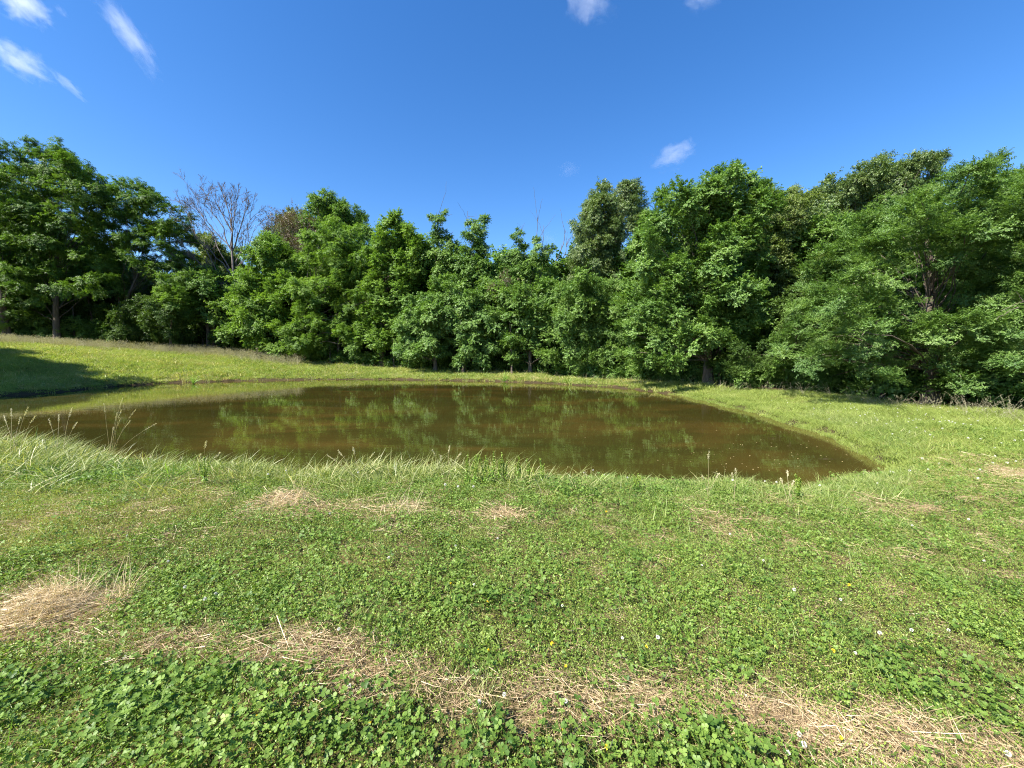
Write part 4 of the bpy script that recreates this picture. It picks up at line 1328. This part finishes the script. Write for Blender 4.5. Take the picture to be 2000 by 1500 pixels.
stalk_clump(215, 905, [(203, 788), (240, 777), (237, 800), (229, 806), (235, 818), (265, 800), (254, 822), (306, 827), (222, 835)], 'cluster of tall seeding grass stalks against the water at near left')
stalk_clump(30, 900, [(22, 798), (55, 795), (8, 812), (40, 815), (70, 812)], 'tall seeding grass stalks at the far left of the near shore')
stalk_clump(120, 905, [(141, 797), (115, 810), (95, 818), (150, 825)], 'few arching seed stalks between the two left stalk clusters')
stalk_clump(390, 945, [(403, 862), (390, 888), (430, 885)], 'short seed stalks beside the little green weed at the near shore')
stalk_clump(700, 945, [(690, 875), (730, 885), (660, 880), (640, 890)], 'thin stalks bowing over the near shore left of centre')
stalk_clump(870, 945, [(878, 872), (860, 890), (900, 885), (845, 880)], 'thin stalks bowing over the near shore at centre')
stalk_clump(1440, 985, [(1437, 915), (1430, 925)], 'pair of slim seed stalks at the near shore on the right')
stalk_clump(1535, 985, [(1538, 920), (1525, 935), (1550, 940)], 'slim brown stalks near the pond corner')


# spiky pod weeds on the near shore, centre right
def pod_weed(px, py, topy, label, group=None, n=4):
    p = ground_at(px, py)
    H = max(.12, at(px, topy, p[1])[2] - p[2])
    root = bpy.data.objects.new('pod_weed', None); COL.objects.link(root); root.location = p
    tag(root, label, 'weed', group)
    for k in range(n):
        h = H * rng.uniform(.6, 1.0) if k else H
        d = np.array([rng.normal(0, .14), rng.normal(0, .12), 1.0]) * h
        c = np.linspace([0, 0, 0], d, 5)
        gg = Geo(); gg.tube(c, .0022, 4, a=.5)
        s = link('stem', gg.mesh('stem'), M['weed'], root)
        nn = 60
        tt = rng.uniform(.45, 1.0, nn)[:, None]
        v, f, a = leaves(d * tt + rng.normal(0, .002, (nn, 3)), rng.normal(size=(nn, 3)) + np.array([0, 0, .6]), rng.normal(size=(nn, 3)), .017, .012, rng.uniform(.4, 1, nn))
        link('pods', new_mesh('pods', v, f, np.full(len(f), 3), {'lv': np.asarray(a) * .9 + .6}), M['medick'], s)
        nn = 9
        tt = rng.uniform(.05, .6, nn)[:, None]
        v, f, a = leaves(d * tt, rng.normal(size=(nn, 3)) * np.array([1, 1, .4]), np.array([0, 0, 1.0]) + rng.normal(0, .3, (nn, 3)), .05, .016, rng.uniform(.3, .8, nn))
        link('leaves', new_mesh('leaves', v, f, np.full(len(f), 3), {'lv': np.asarray(a) * .9 + .6}), M['weed'], s)


for x, ty, lb in counted([(911, 888), (925, 886), (950, 890), (963, 878), (985, 882), (1012, 888), (1035, 895), (1060, 898), (975, 892)], 'upright pod weed with yellow green tips on the near shore'):
    pod_weed(x, 950, ty, lb, 'pod weeds on the near shore')
pod_weed(400, 950, 890, 'single small bushy green weed on the near shore below the water', n=4)
pod_weed(1243, 965, 925, 'low leafy weed at the near shore right of centre', n=5)
pod_weed(1560, 978, 930, 'low leafy weed at the near shore close to the pond corner', n=5)
stalk_clump(1383, 978, [(1384, 882), (1404, 925), (1372, 930)], 'tall thin weed stalk with buds standing against the water', name='bud_stalk')

# heap of pale straw at left
def straw_heap(px, py, R, H, n, label):
    p = ground_at(px, py)
    root = bpy.data.objects.new('straw_heap', None); COL.objects.link(root); root.location = p
    tag(root, label, 'straw')
    a = rng.uniform(0, 6.28, n); r = R * np.sqrt(rng.random(n))
    hh = H * (1 - (r / R) ** 1.5) * rng.random(n)
    c = np.stack([r * np.cos(a) * 1.3, r * np.sin(a), hh + .01], 1)
    az = rng.normal(.5, .7, n)
    D = unit(np.stack([np.cos(az), np.sin(az), rng.normal(.0, .16, n)], 1))
    L = rng.uniform(.06, .28, n)
    v, f, aa = blades(c - D * L[:, None] * .5, D, L, .0030, rng.normal(0, .12, (n, 3)), rng.random(n), 2)
    o = link('lying_straw', new_mesh('lying_straw', v, f, np.full(len(f), 3), {'lv': np.asarray(aa) * .9 + .7}), M['straw'], root); o['kind'] = 'stuff'
    m_ = n // 10
    a = rng.uniform(0, 6.28, m_); r = R * .7 * np.sqrt(rng.random(m_))
    c = np.stack([r * np.cos(a), r * np.sin(a), np.full(m_, .02)], 1)
    D = unit(np.stack([rng.normal(0, .6, m_), rng.normal(0, .5, m_), np.ones(m_)], 1))
    v, f, aa = blades(c, D, rng.uniform(.12, .32, m_), .0034, rng.normal(0, .15, (m_, 3)), rng.uniform(.6, 1, m_), 3)
    o = link('standing_straw', new_mesh('standing_straw', v, f, np.full(len(f), 3), {'lv': np.asarray(aa) * .9 + .7}), M['straw'], root); o['kind'] = 'stuff'


straw_heap(95, 1205, .24, .17, 3000, 'large heap of pale dry straw with stems sticking up at left')
straw_heap(228, 1180, .10, .06, 500, 'small tuft of dry straw right of the large heap')
straw_heap(555, 992, .32, .07, 900, 'pale straw pile on the lawn behind the left clover')
straw_heap(780, 1005, .28, .05, 500, 'thin straw pile between the two middle patches')

# floating bits
n = 90
fx = rng.normal(1430, 120, n); fy = rng.normal(885, 24, n)
P = np.array([on_level(a, b, WL + .007) for a, b in zip(fx, fy)])
_, dd = height(P[:, 0], P[:, 1])
P = P[dd < -.15]; n = len(P)
v, f, a = leaves(P, rng.normal(size=(n, 3)) * np.array([1, 1, 0]), np.tile([0, 0, 1.0], (n, 1)), rng.uniform(.02, .055, n), rng.uniform(.012, .022, n), .5, fold=.06)
tag(link('floating_leaves', new_mesh('floating_leaves', v, f, np.full(len(f), 3)), M['dead_leaf']), 'tiny dead leaves afloat on the right part of the pond', 'leaves', kind='stuff')

# white clover blossoms on the right bank, too many to count
P, d, px, py = ground_pts(9000, 4.5, 15, 1.6, .2)
k = (px > 1350) & (rng.random(len(P)) < np.interp(px, [1350, 1600, 2100], [.02, .12, .10])) & (blob(px, py, STRAW) < .2)
P = P[k]
PETP = proto('petals', ball_of_petals(30, .018, .014, .009, 8))
o = scatter('white_blossoms', P + np.array([0, 0, .11]), rz(len(P)), rng.uniform(.5, .9, len(P)), [PETP], M['white_petal'])
tag(o, 'countless white clover blossoms dotted over the right bank', 'flowers', kind='stuff')

# ------------------------------------------------------------------ clouds: thin bodies of vapour high over the wood
def cloud_mat(seed, dens, cut):
    m, N, L = mat_new('cloud_vapour')
    tc = N.new('ShaderNodeTexCoord')
    ln = N.new('ShaderNodeVectorMath'); ln.operation = 'LENGTH'
    L.new(tc.outputs['Object'], ln.inputs[0])
    mp = N.new('ShaderNodeMapping'); mp.inputs['Location'].default_value = (seed, seed * 2.1, 0)
    mp.inputs['Scale'].default_value = (1.6, 1.3, 1.3)
    L.new(tc.outputs['Object'], mp.inputs[0])
    n = N.new('ShaderNodeTexNoise'); n.inputs['Scale'].default_value = 1.9; n.inputs['Detail'].default_value = 8; n.inputs['Roughness'].default_value = 0.62
    n.inputs['Distortion'].default_value = .5
    L.new(mp.outputs[0], n.inputs['Vector'])
    a = N.new('ShaderNodeMath'); a.operation = 'MULTIPLY_ADD'; a.inputs[1].default_value = -0.55; a.inputs[2].default_value = -cut
    L.new(ln.outputs['Value'], a.inputs[0])
    s = N.new('ShaderNodeMath'); s.operation = 'ADD'; L.new(n.outputs['Fac'], s.inputs[0]); L.new(a.outputs[0], s.inputs[1])
    k = N.new('ShaderNodeMath'); k.operation = 'MULTIPLY'; k.inputs[1].default_value = dens; k.use_clamp = False
    L.new(s.outputs[0], k.inputs[0])
    mxn = N.new('ShaderNodeMath'); mxn.operation = 'MAXIMUM'; mxn.inputs[1].default_value = 0.0
    L.new(k.outputs[0], mxn.inputs[0])
    v = N.new('ShaderNodeVolumePrincipled'); v.inputs['Color'].default_value = (.97, .97, 1, 1)
    v.inputs['Anisotropy'].default_value = 0.2
    L.new(mxn.outputs[0], v.inputs['Density'])
    o = N.new('ShaderNodeOutputMaterial'); L.new(v.outputs[0], o.inputs['Volume'])
    return m


import bmesh
bm = bmesh.new(); bmesh.ops.create_icosphere(bm, subdivisions=3, radius=1.0)
ico = bpy.data.meshes.new('cloud'); bm.to_mesh(ico); bm.free()
for k, (cx_, cy_, rx, ry, ang, dn, cut, lb) in enumerate([
    (45, 8, 62, 34, 35, .05, .22, 'bright ragged cloud cut off by the top left corner'),
    (120, 22, 16, 8, 45, .03, .22, 'tiny wisp right of the top left cloud'),
    (40, 118, 62, 26, 32, .055, .2, 'white ragged cloud at the left edge below the corner cloud'),
    (134, 166, 46, 11, 43, .05, .2, 'thin slanting streak of cloud below the left edge cloud'),
    (252, 68, 84, 24, 58, .045, .2, 'long slanting wispy cloud left of the top middle'),
    (1148, 0, 50, 36, 20, .03, .2, 'faint cloud at the top edge right of centre'),
    (1372, -6, 40, 22, 0, .03, .2, 'faint cloud at the top edge above the round maple'),
    (1316, 302, 48, 24, -20, .05, .2, 'small white puff of cloud above the woods'),
    (1112, 330, 22, 15, 0, .014, .2, 'barely visible cloud patch left of the white puff'),
    (1072, 466, 22, 12, 0, .014, .2, 'faint cloud just over the ivy clad snags')]):
    D = 1400.0
    dv = at(cx_, cy_, 1.0) - np.array([0, 0, CAM_Z])
    c = np.array([0, 0, CAM_Z]) + dv * D
    px_m = D / F
    me = ico.copy(); me.materials.append(cloud_mat(3.3 + k * 7.7, dn * .45, cut))
    o = bpy.data.objects.new('cloud', me); COL.objects.link(o)
    o.location = c
    o.scale = (rx * px_m * 1.55, ry * px_m * 1.5, ry * px_m * 1.6)
    o.rotation_euler = (0, math.radians(ang), 0)
    tag(o, lb, 'cloud', 'clouds in the blue sky')
